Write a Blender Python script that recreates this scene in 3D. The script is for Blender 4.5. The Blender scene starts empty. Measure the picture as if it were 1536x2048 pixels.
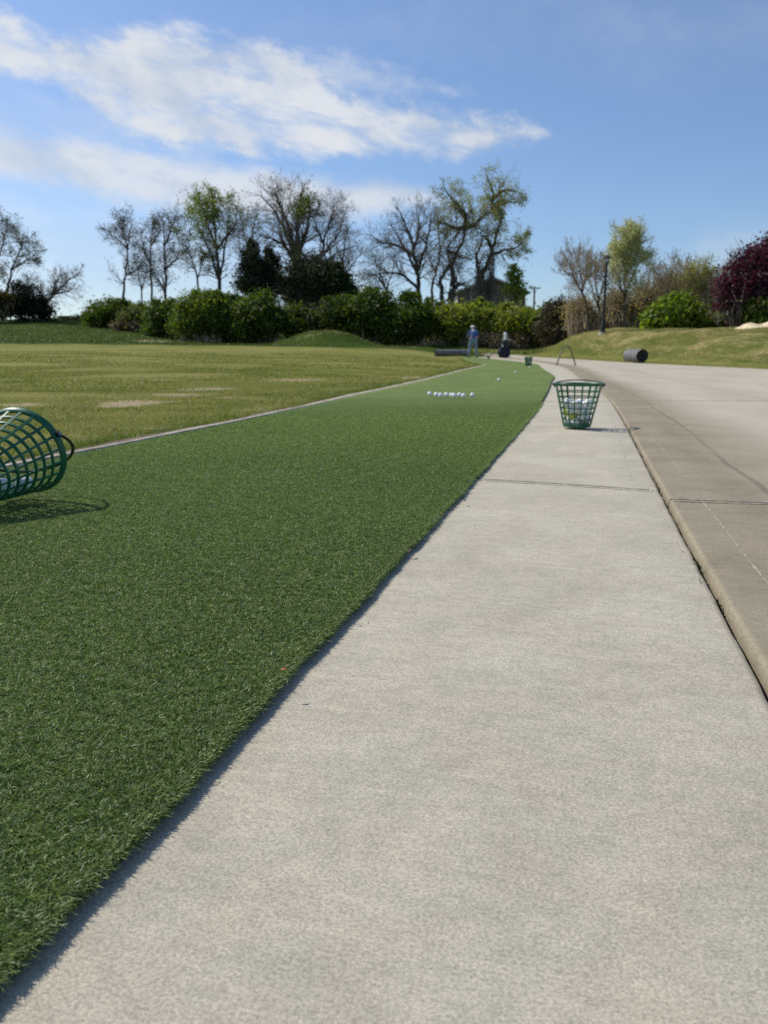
import bpy, math, random
import numpy as np
from mathutils import Vector, Matrix

random.seed(7)
RNG = np.random.default_rng(11)
SC = bpy.context.scene
COL = SC.collection

# ------------------------------------------------------------------ camera
EYE = 0.345                      # camera height over the concrete
FPX = 1540.0                     # focal length in photo pixels
PITCH = math.atan((1024 - 720) / FPX)
cam_d = bpy.data.cameras.new('camera')
cam = bpy.data.objects.new('camera', cam_d)
COL.objects.link(cam)
cam.location = (0, 0, EYE)
cam.rotation_euler = (math.pi / 2 - PITCH, 0, 0)
cam_d.sensor_fit = 'VERTICAL'
cam_d.sensor_height = 36
cam_d.lens = 36 * FPX / 2048
cam_d.clip_start = 0.02
cam_d.clip_end = 2000
cam_d.dof.use_dof = True
cam_d.dof.focus_distance = 0.90
cam_d.dof.aperture_fstop = 11.0
SC.camera = cam

# ------------------------------------------------------------------ light
SUN_AZ = math.atan2(-0.85, 0.53)          # clockwise from +Y
SUN_EL = math.radians(49)
sd = Vector((math.sin(SUN_AZ) * math.cos(SUN_EL), math.cos(SUN_AZ) * math.cos(SUN_EL), math.sin(SUN_EL)))
sun_d = bpy.data.lights.new('sun', 'SUN')
sun_d.energy = 3.9
sun_d.angle = math.radians(0.53)
sun_d.color = (1.0, 0.945, 0.85)
sun = bpy.data.objects.new('sun', sun_d)
COL.objects.link(sun)
sun.rotation_euler = sd.to_track_quat('Z', 'Y').to_euler()

SC.view_settings.view_transform = 'Standard'
SC.view_settings.look = 'None'
SC.view_settings.exposure = 0.0
SC.view_settings.gamma = 1.0
SC.render.engine = 'CYCLES'
SC.cycles.max_bounces = 6
SC.cycles.diffuse_bounces = 3
SC.cycles.glossy_bounces = 3
SC.cycles.transmission_bounces = 4
SC.cycles.transparent_max_bounces = 6
SC.cycles.use_denoising = False


def ray(px, py):
    u = (px - 768) / FPX
    v = (1024 - py) / FPX
    c, s = math.cos(PITCH), math.sin(PITCH)
    return u, c + v * s, -s + v * c


def P(px, py, D):
    """World point at forward distance D seen at a given place of the survey picture."""
    x, y, z = ray(px, py)
    k = D / y
    return np.array((x * k, D, EYE + z * k))


def flat(px, py, z=0.0):
    x, y, zz = ray(px, py)
    k = (z - EYE) / zz
    return np.array((x * k, y * k, z))


# ------------------------------------------------------------------ node helpers
class NT:
    def __init__(self, tree):
        self.t = tree
        self.n = tree.nodes
        self.n.clear()

    def add(self, kind, ins=None, **props):
        nd = self.n.new(kind)
        for k, v in props.items():
            setattr(nd, k, v)
        for k, v in (ins or {}).items():
            sock = nd.inputs[k]
            if hasattr(v, 'links') or isinstance(v, bpy.types.NodeSocket):
                self.t.links.new(v, sock)
            else:
                sock.default_value = v
        return nd

    def math(self, op, a, b=0.0, c=None, clamp=False):
        ins = {0: a, 1: b}
        if c is not None:
            ins[2] = c
        return self.add('ShaderNodeMath', ins, operation=op, use_clamp=clamp).outputs[0]

    def noise(self, vec, scale, detail=4.0, rough=0.55, dist=0.0):
        return self.add('ShaderNodeTexNoise', {'Vector': vec, 'Scale': scale, 'Detail': detail,
                                               'Roughness': rough, 'Distortion': dist}).outputs['Fac']

    def ramp(self, fac, a, b, lo=0.0, hi=1.0, smooth=True):
        return self.add('ShaderNodeMapRange', {'Value': fac, 'From Min': a, 'From Max': b, 'To Min': lo, 'To Max': hi},
                        interpolation_type='SMOOTHSTEP' if smooth else 'LINEAR').outputs['Result']

    def mix(self, fac, a, b, blend='MIX'):
        nd = self.n.new('ShaderNodeMix')
        nd.data_type = 'RGBA'
        nd.blend_type = blend
        for idx, v in ((0, fac), (6, a), (7, b)):
            if isinstance(v, bpy.types.NodeSocket):
                self.t.links.new(v, nd.inputs[idx])
            else:
                nd.inputs[idx].default_value = (*v, 1) if isinstance(v, tuple) and len(v) == 3 else v
        return nd.outputs[2]

    def link(self, a, b):
        self.t.links.new(a, b)


def rgba(c):
    return (c[0], c[1], c[2], 1.0)


# ------------------------------------------------------------------ sky and clouds
def build_world():
    w = bpy.data.worlds.new('World')
    SC.world = w
    w.use_nodes = True
    nt = NT(w.node_tree)
    sky = nt.add('ShaderNodeTexSky', sky_type='NISHITA')
    sky.sun_disc = False
    sky.sun_elevation = SUN_EL
    sky.sun_rotation = SUN_AZ
    sky.altitude = 50
    sky.air_density = 1.0
    sky.dust_density = 0.7
    sky.ozone_density = 4.0
    tint = nt.mix(1.0, sky.outputs[0], (0.94, 0.985, 1.055), 'MULTIPLY')
    bg_sky = nt.add('ShaderNodeBackground', {'Color': tint, 'Strength': 0.124})
    gen = nt.add('ShaderNodeTexCoord').outputs['Generated']
    sep = nt.add('ShaderNodeSeparateXYZ', {0: gen})
    az = nt.math('ARCTAN2', sep.outputs[0], sep.outputs[1])
    el = nt.math('ARCSINE', sep.outputs[2])
    A0, A1, E1 = -0.9, 0.9, 0.6
    azn = nt.ramp(az, A0, A1, smooth=False)

    def curve(pts):
        fc = nt.n.new('ShaderNodeFloatCurve')
        cm = fc.mapping
        c = cm.curves[0]
        res = []
        for px, py in pts:
            x, y, z = ray(px, py)
            a = math.atan2(x, y)
            e = math.atan2(z, math.hypot(x, y))
            res.append(((a - A0) / (A1 - A0), e / E1))
        res = [(0.0, res[0][1])] + res + [(1.0, res[-1][1])]
        c.points[0].location = res[0]
        c.points[1].location = res[-1]
        for r in res[1:-1]:
            c.points.new(*r)
        for p in c.points:
            p.handle_type = 'AUTO_CLAMPED'
        cm.update()
        nt.link(azn, fc.inputs['Value'])
        return nt.math('MULTIPLY', fc.outputs[0], E1)

    # cloud-texture coordinates: streaks running gently down to the right
    sh = nt.math('ADD', el, nt.math('MULTIPLY', az, 0.16))
    vec = nt.add('ShaderNodeCombineXYZ', {0: az, 1: nt.math('MULTIPLY', sh, 1.75), 2: 0.37}).outputs[0]
    n1 = nt.noise(vec, 7.0, 9, 0.60, 0.25)
    n2 = nt.noise(vec, 26.0, 9, 0.68, 0.15)
    vec2 = nt.add('ShaderNodeCombineXYZ', {0: az, 1: nt.math('MULTIPLY', sh, 3.4), 2: 1.7}).outputs[0]
    n3 = nt.noise(vec2, 11.0, 8, 0.62, 0.4)
    wob = nt.math('ADD', nt.math('MULTIPLY', nt.math('SUBTRACT', n1, 0.5), 0.050),
                  nt.math('MULTIPLY', nt.math('SUBTRACT', n2, 0.5), 0.055))

    def band(up, lo, soft, gain, wmul=1.0):
        d = nt.math('MINIMUM', nt.math('SUBTRACT', curve(up), el), nt.math('SUBTRACT', el, curve(lo)))
        d = nt.math('ADD', d, nt.math('MULTIPLY', wob, wmul))
        return nt.math('MULTIPLY', nt.ramp(d, -soft * 1.0, soft * 0.7), gain)

    main = band([(-700, 10), (0, 50), (110, 84), (220, 80), (430, 84), (560, 110), (640, 160), (700, 205), (800, 226), (930, 236), (1030, 254), (1075, 268), (1130, 310), (1700, 420)],
                [(-700, 60), (0, 128), (90, 158), (180, 192), (240, 238), (310, 270), (420, 286), (480, 292), (640, 292), (780, 305), (900, 312), (990, 292), (1045, 272), (1075, 262), (1130, 240), (1700, 200)],
                0.017, 0.98)
    second = band([(-700, 210), (0, 274), (150, 290), (300, 318), (480, 346), (640, 366), (760, 370), (850, 386), (900, 420), (960, 450), (1700, 520)],
                  [(-700, 330), (0, 342), (150, 370), (300, 402), (480, 420), (640, 428), (760, 420), (840, 404), (900, 396), (960, 390), (1700, 340)],
                  0.017, 0.86, 0.45)
    wisp = band([(-700, 160), (560, 140), (650, 124), (740, 150), (830, 168), (900, 200), (1700, 320)],
                [(-700, 90), (560, 110), (640, 158), (740, 176), (820, 180), (900, 160), (1700, 200)], 0.02, 0.45)
    low = band([(-700, 395), (0, 410), (200, 450), (420, 480), (640, 520), (760, 560), (1700, 700)],
               [(-700, 600), (0, 610), (400, 625), (700, 600), (780, 530), (1700, 450)], 0.05, 0.34, 0.9)
    left = band([(-700, 150), (0, 185), (150, 215), (260, 250), (340, 310), (1700, 600)],
                [(-700, 250), (0, 282), (150, 300), (260, 312), (340, 285), (1700, 400)], 0.035, 0.24, 1.5)
    ur = band([(-700, 80), (1000, 40), (1160, 6), (1300, 10), (1440, 24), (1600, 40), (2100, 60)],
              [(-700, -60), (1000, 0), (1200, 60), (1320, 92), (1440, 88), (1600, 60), (2100, 64)], 0.08, 0.16, 1.2)
    r2 = band([(-700, 760), (1340, 570), (1420, 505), (1470, 498), (1560, 520), (2100, 560)],
              [(-700, 600), (1340, 515), (1420, 540), (1560, 550), (2100, 558)], 0.05, 0.34, 0.8)
    streak = nt.ramp(n3, 0.34, 0.58, 0.42, 1.0)
    tot = nt.math('MULTIPLY', main, streak)
    for b in (second, wisp, low, left, ur, r2):
        # screen-type union
        tot = nt.math('SUBTRACT', nt.math('ADD', tot, b), nt.math('MULTIPLY', tot, b))
    body = nt.ramp(n2, 0.22, 0.66, 0.86, 1.0)
    body = nt.math('MULTIPLY', body, nt.ramp(n1, 0.25, 0.6, 0.84, 1.0))
    tot = nt.math('MULTIPLY', tot, body, clamp=True)
    ccol = nt.mix(nt.ramp(n1, 0.35, 0.62), (0.60, 0.67, 0.78), (0.83, 0.86, 0.90))
    bg_c = nt.add('ShaderNodeBackground', {'Color': ccol, 'Strength': 0.92})
    mx = nt.add('ShaderNodeMixShader', {0: tot, 1: bg_sky.outputs[0], 2: bg_c.outputs[0]})
    nt.add('ShaderNodeOutputWorld', {0: mx.outputs[0]})


build_world()


# ------------------------------------------------------------------ materials
def mat_new(name):
    m = bpy.data.materials.new(name)
    m.use_nodes = True
    return m, NT(m.node_tree)


def simple(name, col, rough=0.55, var=0.18, scale=12.0, bump=0.0, bscale=60.0, metal=0.0, spec=0.5):
    m, nt = mat_new(name)
    tc = nt.add('ShaderNodeTexCoord').outputs['Object']
    n = nt.noise(tc, scale, 5, 0.6)
    dark = tuple(c * (1 - var) for c in col)
    lite = tuple(min(1, c * (1 + var)) for c in col)
    c = nt.mix(nt.ramp(n, 0.3, 0.7), dark, lite)
    b = nt.add('ShaderNodeBsdfPrincipled', {'Base Color': c, 'Roughness': rough, 'Metallic': metal, 'Specular IOR Level': spec})
    if bump:
        h = nt.noise(tc, bscale, 4, 0.6)
        bp = nt.add('ShaderNodeBump', {'Height': h, 'Strength': bump, 'Distance': 0.01})
        nt.link(bp.outputs[0], b.inputs['Normal'])
    nt.add('ShaderNodeOutputMaterial', {0: b.outputs[0]})
    return m


def leafy(name, trans=0.40, rough=0.5, tint=(1.25, 1.25, 0.6), spec=0.3):
    """Material for leaves and blades: colour from the per-vertex attribute 'tone'."""
    m, nt = mat_new(name)
    a = nt.add('ShaderNodeAttribute', attribute_name='tone').outputs['Color']
    b = nt.add('ShaderNodeBsdfPrincipled', {'Base Color': a, 'Roughness': rough, 'Specular IOR Level': spec})
    tcol = nt.mix(1.0, a, tint, 'MULTIPLY')
    t = nt.add('ShaderNodeBsdfTranslucent', {'Color': tcol})
    mx = nt.add('ShaderNodeMixShader', {0: trans, 1: b.outputs[0], 2: t.outputs[0]})
    nt.add('ShaderNodeOutputMaterial', {0: mx.outputs[0]})
    return m


PATH_D = np.array((0.2487, 0.9686))      # direction the concrete strip runs in
PATH_N = np.array((0.9686, -0.2487))
PATH_ANG = math.atan2(0.2487, 0.9686)


def st_coords(nt):
    """Object coordinates turned so that X runs across the strip and Y along it."""
    tc = nt.add('ShaderNodeTexCoord').outputs['Object']
    mp = nt.add('ShaderNodeMapping', {'Vector': tc, 'Rotation': (0, 0, PATH_ANG)})
    return tc, mp.outputs[0]


def concrete(name, c_dark, c_light, c_warm, tracks=False, fine=1.0):
    m, nt = mat_new(name)
    tc, st = st_coords(nt)
    blot = nt.noise(tc, 3.2, 6, 0.62, 0.4)
    mid = nt.noise(nt.add('ShaderNodeMapping', {'Vector': st, 'Scale': (1.0, 1.35, 1)}).outputs[0], 42, 6, 0.72)
    warm = nt.noise(tc, 9.0, 5, 0.6, 0.6)
    grain = nt.noise(nt.add('ShaderNodeMapping', {'Vector': st, 'Scale': (0.9, 1.15, 1)}).outputs[0], 400, 5, 0.8)
    grain2 = nt.noise(tc, 900, 2, 0.6)
    broom = nt.noise(nt.add('ShaderNodeMapping', {'Vector': st, 'Scale': (7, 130, 1)}).outputs[0], 1.0, 4, 0.62)
    c = nt.mix(nt.ramp(blot, 0.32, 0.68), c_dark, c_light)
    c = nt.mix(nt.ramp(warm, 0.42, 0.68, 0, 0.45), c, c_warm)
    c = nt.mix(1.0, c, nt.mix(nt.ramp(mid, 0.28, 0.72), (0.90, 0.905, 0.905), (1.085, 1.08, 1.075)), 'MULTIPLY')
    c = nt.mix(1.0, c, nt.mix(nt.ramp(grain, 0.33, 0.66), (0.69, 0.69, 0.685), (1.27, 1.26, 1.235)), 'MULTIPLY')
    c = nt.mix(1.0, c, nt.mix(nt.ramp(grain2, 0.3, 0.7), (0.90, 0.90, 0.90), (1.10, 1.10, 1.10)), 'MULTIPLY')
    c = nt.mix(1.0, c, nt.mix(nt.ramp(broom, 0.3, 0.7), (0.955, 0.955, 0.955), (1.04, 1.04, 1.04)), 'MULTIPLY')
    # small dark pits and specks
    pit = nt.ramp(nt.noise(tc, 210, 3, 0.6), 0.68, 0.76)
    c = nt.mix(nt.math('MULTIPLY', pit, 0.55), c, (0.10, 0.095, 0.085))
    # broad faint water stains with soft rims
    st1 = nt.noise(tc, 1.1, 4, 0.55, 0.8)
    rimm = nt.math('SUBTRACT', 1.0, nt.ramp(nt.math('ABSOLUTE', nt.math('SUBTRACT', st1, 0.52)), 0.0, 0.035))
    c = nt.mix(nt.math('MULTIPLY', rimm, 0.10), c, (0.24, 0.215, 0.165))
    if tracks:
        ac = nt.add('ShaderNodeSeparateColor', {0: nt.add('ShaderNodeAttribute', attribute_name='across').outputs['Color']}).outputs[0]
        off = nt.math('MULTIPLY', ac, 10.0)
        wv = nt.math('MULTIPLY', nt.math('SUBTRACT', nt.noise(st, 0.5, 3), 0.5), 0.16)
        t = nt.math('ADD', off, wv)
        big = nt.noise(nt.add('ShaderNodeMapping', {'Vector': st, 'Scale': (1.0, 0.25, 1)}).outputs[0], 1.7, 4, 0.6)
        far = nt.ramp(t, 0.18, 0.75)
        c = nt.mix(nt.math('MULTIPLY', far, 0.85), c, nt.mix(nt.ramp(big, 0.3, 0.7), (0.455, 0.405, 0.315), (0.535, 0.480, 0.380)))
        for pos, wid, amt in ((0.275, 0.010, 0.50), (0.20, 0.055, 0.12), (1.35, 0.07, 0.14), (1.55, 0.012, 0.25)):
            dd = nt.math('ABSOLUTE', nt.math('SUBTRACT', t, pos))
            f = nt.math('MULTIPLY', nt.ramp(dd, wid * 1.5, wid * 0.3), nt.ramp(big, 0.3, 0.6, amt * 0.3, amt))
            c = nt.mix(f, c, (0.10, 0.09, 0.075))
    b = nt.add('ShaderNodeBsdfPrincipled', {'Base Color': c, 'Roughness': 0.9, 'Specular IOR Level': 0.14})
    hh = nt.math('ADD', nt.math('MULTIPLY', grain, 0.8), nt.math('MULTIPLY', broom, 0.25))
    bp = nt.add('ShaderNodeBump', {'Height': hh, 'Strength': 0.5 * fine, 'Distance': 0.003})
    nt.link(bp.outputs[0], b.inputs['Normal'])
    nt.add('ShaderNodeOutputMaterial', {0: b.outputs[0]})
    return m


def ground_mat():
    """Mown field, darker rough and dry bank; 'zone' attribute: R rough, G bare sand, B dry bank."""
    m, nt = mat_new('grass_ground')
    tc = nt.add('ShaderNodeTexCoord').outputs['Object']
    zn = nt.add('ShaderNodeSeparateColor', {0: nt.add('ShaderNodeAttribute', attribute_name='zone').outputs['Color']})
    big = nt.noise(nt.add('ShaderNodeMapping', {'Vector': tc, 'Scale': (0.35, 1.0, 1)}).outputs[0], 0.55, 5, 0.6, 0.3)
    mid = nt.noise(tc, 3.2, 6, 0.7)
    fin = nt.noise(tc, 34, 4, 0.75)
    fair = nt.mix(nt.ramp(big, 0.36, 0.64), (0.168, 0.188, 0.038), (0.300, 0.278, 0.088))
    fair = nt.mix(nt.ramp(mid, 0.48, 0.72, 0, 0.55), fair, (0.26, 0.225, 0.095))
    rough = nt.mix(nt.ramp(big, 0.35, 0.65), (0.042, 0.076, 0.010), (0.070, 0.108, 0.018))
    rough = nt.mix(nt.ramp(mid, 0.52, 0.75, 0, 0.4), rough, (0.13, 0.13, 0.045))
    dry = nt.mix(nt.ramp(nt.noise(nt.add('ShaderNodeMapping', {'Vector': tc, 'Scale': (1.0, 0.22, 1)}).outputs[0], 2.2, 6, 0.7), 0.40, 0.62), (0.130, 0.145, 0.036), (0.42, 0.33, 0.155))
    jit = nt.math('MULTIPLY', nt.math('SUBTRACT', nt.noise(tc, 5, 6, 0.75), 0.5), 1.5)
    c = nt.mix(nt.ramp(nt.math('ADD', zn.outputs[0], nt.math('MULTIPLY', jit, 0.4)), 0.4, 0.6), fair, rough)
    c = nt.mix(nt.ramp(nt.math('ADD', zn.outputs[2], jit), 0.3, 0.7), c, dry)
    c = nt.mix(nt.ramp(nt.math('ADD', zn.outputs[1], jit), 0.42, 0.62), c, (0.50, 0.40, 0.25))
    c = nt.mix(1.0, c, nt.mix(nt.ramp(fin, 0.3, 0.7), (0.62, 0.62, 0.62), (1.35, 1.35, 1.3)), 'MULTIPLY')
    b = nt.add('ShaderNodeBsdfPrincipled', {'Base Color': c, 'Roughness': 0.95, 'Specular IOR Level': 0.05})
    hh = nt.math('ADD', fin, nt.math('MULTIPLY', mid, 1.5))
    bp = nt.add('ShaderNodeBump', {'Height': hh, 'Strength': 0.9, 'Distance': 0.04})
    nt.link(bp.outputs[0], b.inputs['Normal'])
    nt.add('ShaderNodeOutputMaterial', {0: b.outputs[0]})
    return m


def turf_mat():
    m, nt = mat_new('synthetic_turf')
    tc = nt.add('ShaderNodeTexCoord').outputs['Object']
    n0 = nt.noise(tc, 1.3, 4, 0.6)
    n1 = nt.noise(tc, 190, 3, 0.7)
    yy = nt.add('ShaderNodeSeparateXYZ', {0: tc}).outputs[1]
    n2 = nt.noise(tc, 60, 4, 0.7)
    c = nt.mix(nt.ramp(n1, 0.34, 0.66), (0.078, 0.120, 0.032), (0.238, 0.300, 0.098))
    c = nt.mix(1.0, c, nt.mix(nt.ramp(n2, 0.3, 0.7), (0.80, 0.80, 0.80), (1.18, 1.18, 1.16)), 'MULTIPLY')
    c = nt.mix(1.0, c, nt.mix(nt.ramp(n0, 0.35, 0.65), (0.90, 0.92, 0.9), (1.10, 1.07, 1.06)), 'MULTIPLY')
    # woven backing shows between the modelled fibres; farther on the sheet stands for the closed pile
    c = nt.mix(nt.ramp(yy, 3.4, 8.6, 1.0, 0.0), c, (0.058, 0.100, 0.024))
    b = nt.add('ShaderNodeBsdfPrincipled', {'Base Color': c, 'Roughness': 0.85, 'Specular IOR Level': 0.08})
    bp = nt.add('ShaderNodeBump', {'Height': n1, 'Strength': 0.8, 'Distance': 0.006})
    nt.link(bp.outputs[0], b.inputs['Normal'])
    nt.add('ShaderNodeOutputMaterial', {0: b.outputs[0]})
    return m


def ball_mat(name, col):
    m, nt = mat_new(name)
    tc = nt.add('ShaderNodeTexCoord').outputs['Object']
    v = nt.add('ShaderNodeTexVoronoi', {'Vector': tc, 'Scale': 270.0})
    d = nt.ramp(v.outputs['Distance'], 0.1, 0.5)
    c = nt.mix(nt.ramp(nt.noise(tc, 40, 3), 0.55, 0.8), col, tuple(x * 0.72 for x in col))
    b = nt.add('ShaderNodeBsdfPrincipled', {'Base Color': c, 'Roughness': 0.32})
    bp = nt.add('ShaderNodeBump', {'Height': d, 'Strength': 0.5, 'Distance': 0.0006})
    nt.link(bp.outputs[0], b.inputs['Normal'])
    nt.add('ShaderNodeOutputMaterial', {0: b.outputs[0]})
    return m


M = {}
M['strip'] = concrete('pale_concrete', (0.446, 0.408, 0.322), (0.534, 0.490, 0.388), (0.534, 0.468, 0.362))
M['road'] = concrete('tan_concrete', (0.262, 0.226, 0.158), (0.335, 0.292, 0.210), (0.345, 0.290, 0.200), tracks=True)
M['earth'] = simple('dry_earth', (0.155, 0.115, 0.070), 0.95, 0.5, 22, 0.6, 90)
M['soil'] = simple('dark_soil', (0.022, 0.019, 0.014), 0.95, 0.4, 60, 0.6, 120)
M['line'] = simple('worn_tooled_line', (0.46, 0.42, 0.34), 0.9, 0.3, 90)
M['line_tan'] = simple('worn_tan_line', (0.40, 0.35, 0.265), 0.9, 0.3, 90)
M['kerb'] = simple('weathered_kerb', (0.45, 0.39, 0.29), 0.9, 0.35, 14, .5, 90)
M['joint'] = simple('joint_groove', (0.26, 0.23, 0.18), 0.95, 0.5, 60)
M['ground'] = ground_mat()
M['turf'] = turf_mat()
M['turf_blade'] = leafy('turf_fibre', 0.30, 0.5, (1.15, 1.2, 0.5), 0.28)
M['blade'] = leafy('grass_blade', 0.35, 0.5, (1.2, 1.25, 0.5), 0.25)
M['leaf'] = leafy('tree_leaf', 0.50, 0.5, (1.3, 1.35, 0.45), 0.3)
M['leaf_pale'] = leafy('pale_leaf', 0.50, 0.5, (1.2, 1.2, 0.85), 0.3)
M['needle'] = leafy('evergreen_leaf', 0.25, 0.6, (1.0, 1.1, 0.6), 0.2)
M['plum'] = leafy('plum_leaf', 0.40, 0.5, (1.6, 0.7, 0.8), 0.3)
M['bark'] = simple('bark', (0.085, 0.070, 0.056), 0.9, 0.35, 3.0, 0.6, 14)
M['twig'] = simple('twig_bark', (0.185, 0.150, 0.120), 0.9, 0.3, 1.5)
M['twig_tan'] = simple('tan_twig_bark', (0.42, 0.335, 0.235), 0.9, 0.35, 1.2)
M['basket'] = simple('green_plastic', (0.009, 0.112, 0.050), 0.42, 0.15, 30)
M['black'] = simple('black_plastic', (0.012, 0.012, 0.014), 0.38, 0.2, 30)
M['rivet'] = simple('grey_rivet', (0.35, 0.35, 0.36), 0.4, 0.1, 30, metal=0.6)
M['ball'] = ball_mat('white_ball', (0.90, 0.90, 0.88))
M['ball_y'] = ball_mat('yellow_ball', (0.62, 0.66, 0.06))
M['rubber'] = simple('grey_rubber_backing', (0.150, 0.148, 0.145), 0.7, 0.25, 6, 0.4, 30)
M['rubber_end'] = simple('dark_roll_end', (0.030, 0.030, 0.028), 0.9, 0.4, 14, 0.5, 40)
M['lamp_metal'] = simple('black_lamp_paint', (0.010, 0.010, 0.011), 0.65, 0.2, 10)
M['frame_metal'] = simple('dark_green_paint', (0.018, 0.032, 0.024), 0.42, 0.2, 10)
M['pole_wood'] = simple('weathered_pole_wood', (0.15, 0.13, 0.11), 0.9, 0.25, 2.0)
M['can'] = simple('pale_transformer_paint', (0.62, 0.63, 0.64), 0.5, 0.1, 3.0)
M['wall'] = simple('shaded_siding', (0.13, 0.118, 0.10), 0.85, 0.10, 1.0)  # front wall: its shade is put into this darker siding colour
M['wall_lit'] = simple('lit_cream_siding', (0.72, 0.60, 0.48), 0.85, 0.06, 1.0)  # side wall: sunlight on the siding is put into this paler colour
M['roof'] = simple('asphalt_shingle', (0.085, 0.080, 0.078), 0.9, 0.2, 4.0)
M['pane'] = simple('dark_window_pane', (0.02, 0.024, 0.03), 0.12, 0.1, 2.0)
M['trim'] = simple('pale_trim', (0.55, 0.53, 0.50), 0.7, 0.1, 3.0)
M['sand'] = simple('cream_chips', (0.74, 0.60, 0.37), 0.95, 0.16, 7.0, 0.8, 24)
M['navy'] = simple('navy_fabric', (0.010, 0.011, 0.022), 0.8, 0.3, 14, 0.4, 60)
M['white'] = simple('white_fabric', (0.82, 0.82, 0.82), 0.7, 0.05, 20)
M['steel'] = simple('club_steel', (0.45, 0.45, 0.46), 0.28, 0.1, 20, metal=0.9)
M['skin'] = simple('skin', (0.46, 0.27, 0.19), 0.55, 0.08, 20)
M['shirt'] = simple('blue_shirt', (0.055, 0.115, 0.285), 0.85, 0.25, 9.0)
M['shirt_pale'] = simple('pale_yoke', (0.36, 0.50, 0.56), 0.85, 0.3, 16.0)
M['jean'] = simple('light_denim', (0.17, 0.26, 0.33), 0.85, 0.18, 12.0)
M['shoe'] = simple('dark_shoe', (0.022, 0.018, 0.016), 0.6, 0.2, 20)
M['leaf_orange'] = simple('dry_orange_leaf', (0.45, 0.10, 0.015), 0.6, 0.3, 200)
M['leaf_brown'] = simple('dry_brown_leaf', (0.06, 0.032, 0.02), 0.7, 0.3, 200)


# ------------------------------------------------------------------ mesh helpers
def np_mesh(name, V, faces, mats, tone=None, attr='tone', midx=None, smooth=False):
    """faces: list of int arrays (n,3) or (n,4)."""
    me = bpy.data.meshes.new(name)
    V = np.ascontiguousarray(V, dtype=np.float32)
    me.vertices.add(len(V))
    me.vertices.foreach_set('co', V.ravel())
    idx = np.concatenate([np.asarray(f, dtype=np.int32).ravel() for f in faces])
    sizes = np.concatenate([np.full(len(f), np.asarray(f).shape[1], dtype=np.int32) for f in faces])
    starts = np.concatenate(([0], np.cumsum(sizes)[:-1])).astype(np.int32)
    me.loops.add(len(idx))
    me.loops.foreach_set('vertex_index', idx)
    me.polygons.add(len(sizes))
    me.polygons.foreach_set('loop_start', starts)
    if midx is not None:
        me.polygons.foreach_set('material_index', np.asarray(midx, dtype=np.int32))
    if smooth:
        me.polygons.foreach_set('use_smooth', np.ones(len(sizes), dtype=bool))
    for m in (mats if isinstance(mats, (list, tuple)) else [mats]):
        me.materials.append(m)
    if tone is not None:
        a = me.attributes.new(attr, 'FLOAT_COLOR', 'POINT')
        t = np.ones((len(V), 4), dtype=np.float32)
        t[:, :3] = tone
        a.data.foreach_set('color', t.ravel())
    me.update(calc_edges=True)
    return me


def link(name, me, parent=None):
    o = bpy.data.objects.new(name, me)
    COL.objects.link(o)
    if parent is not None:
        o.parent = parent
    return o


def tag(o, label=None, cat=None, group=None, kind=None):
    if label: o['label'] = label
    if cat: o['category'] = cat
    if group: o['group'] = group
    if kind: o['kind'] = kind
    return o


def thing(name, label, cat, loc=(0, 0, 0), group=None):
    o = bpy.data.objects.new(name, None)
    o.empty_display_size = 0.1
    COL.objects.link(o)
    o.location = tuple(float(v) for v in loc)
    return tag(o, label, cat, group)


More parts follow.
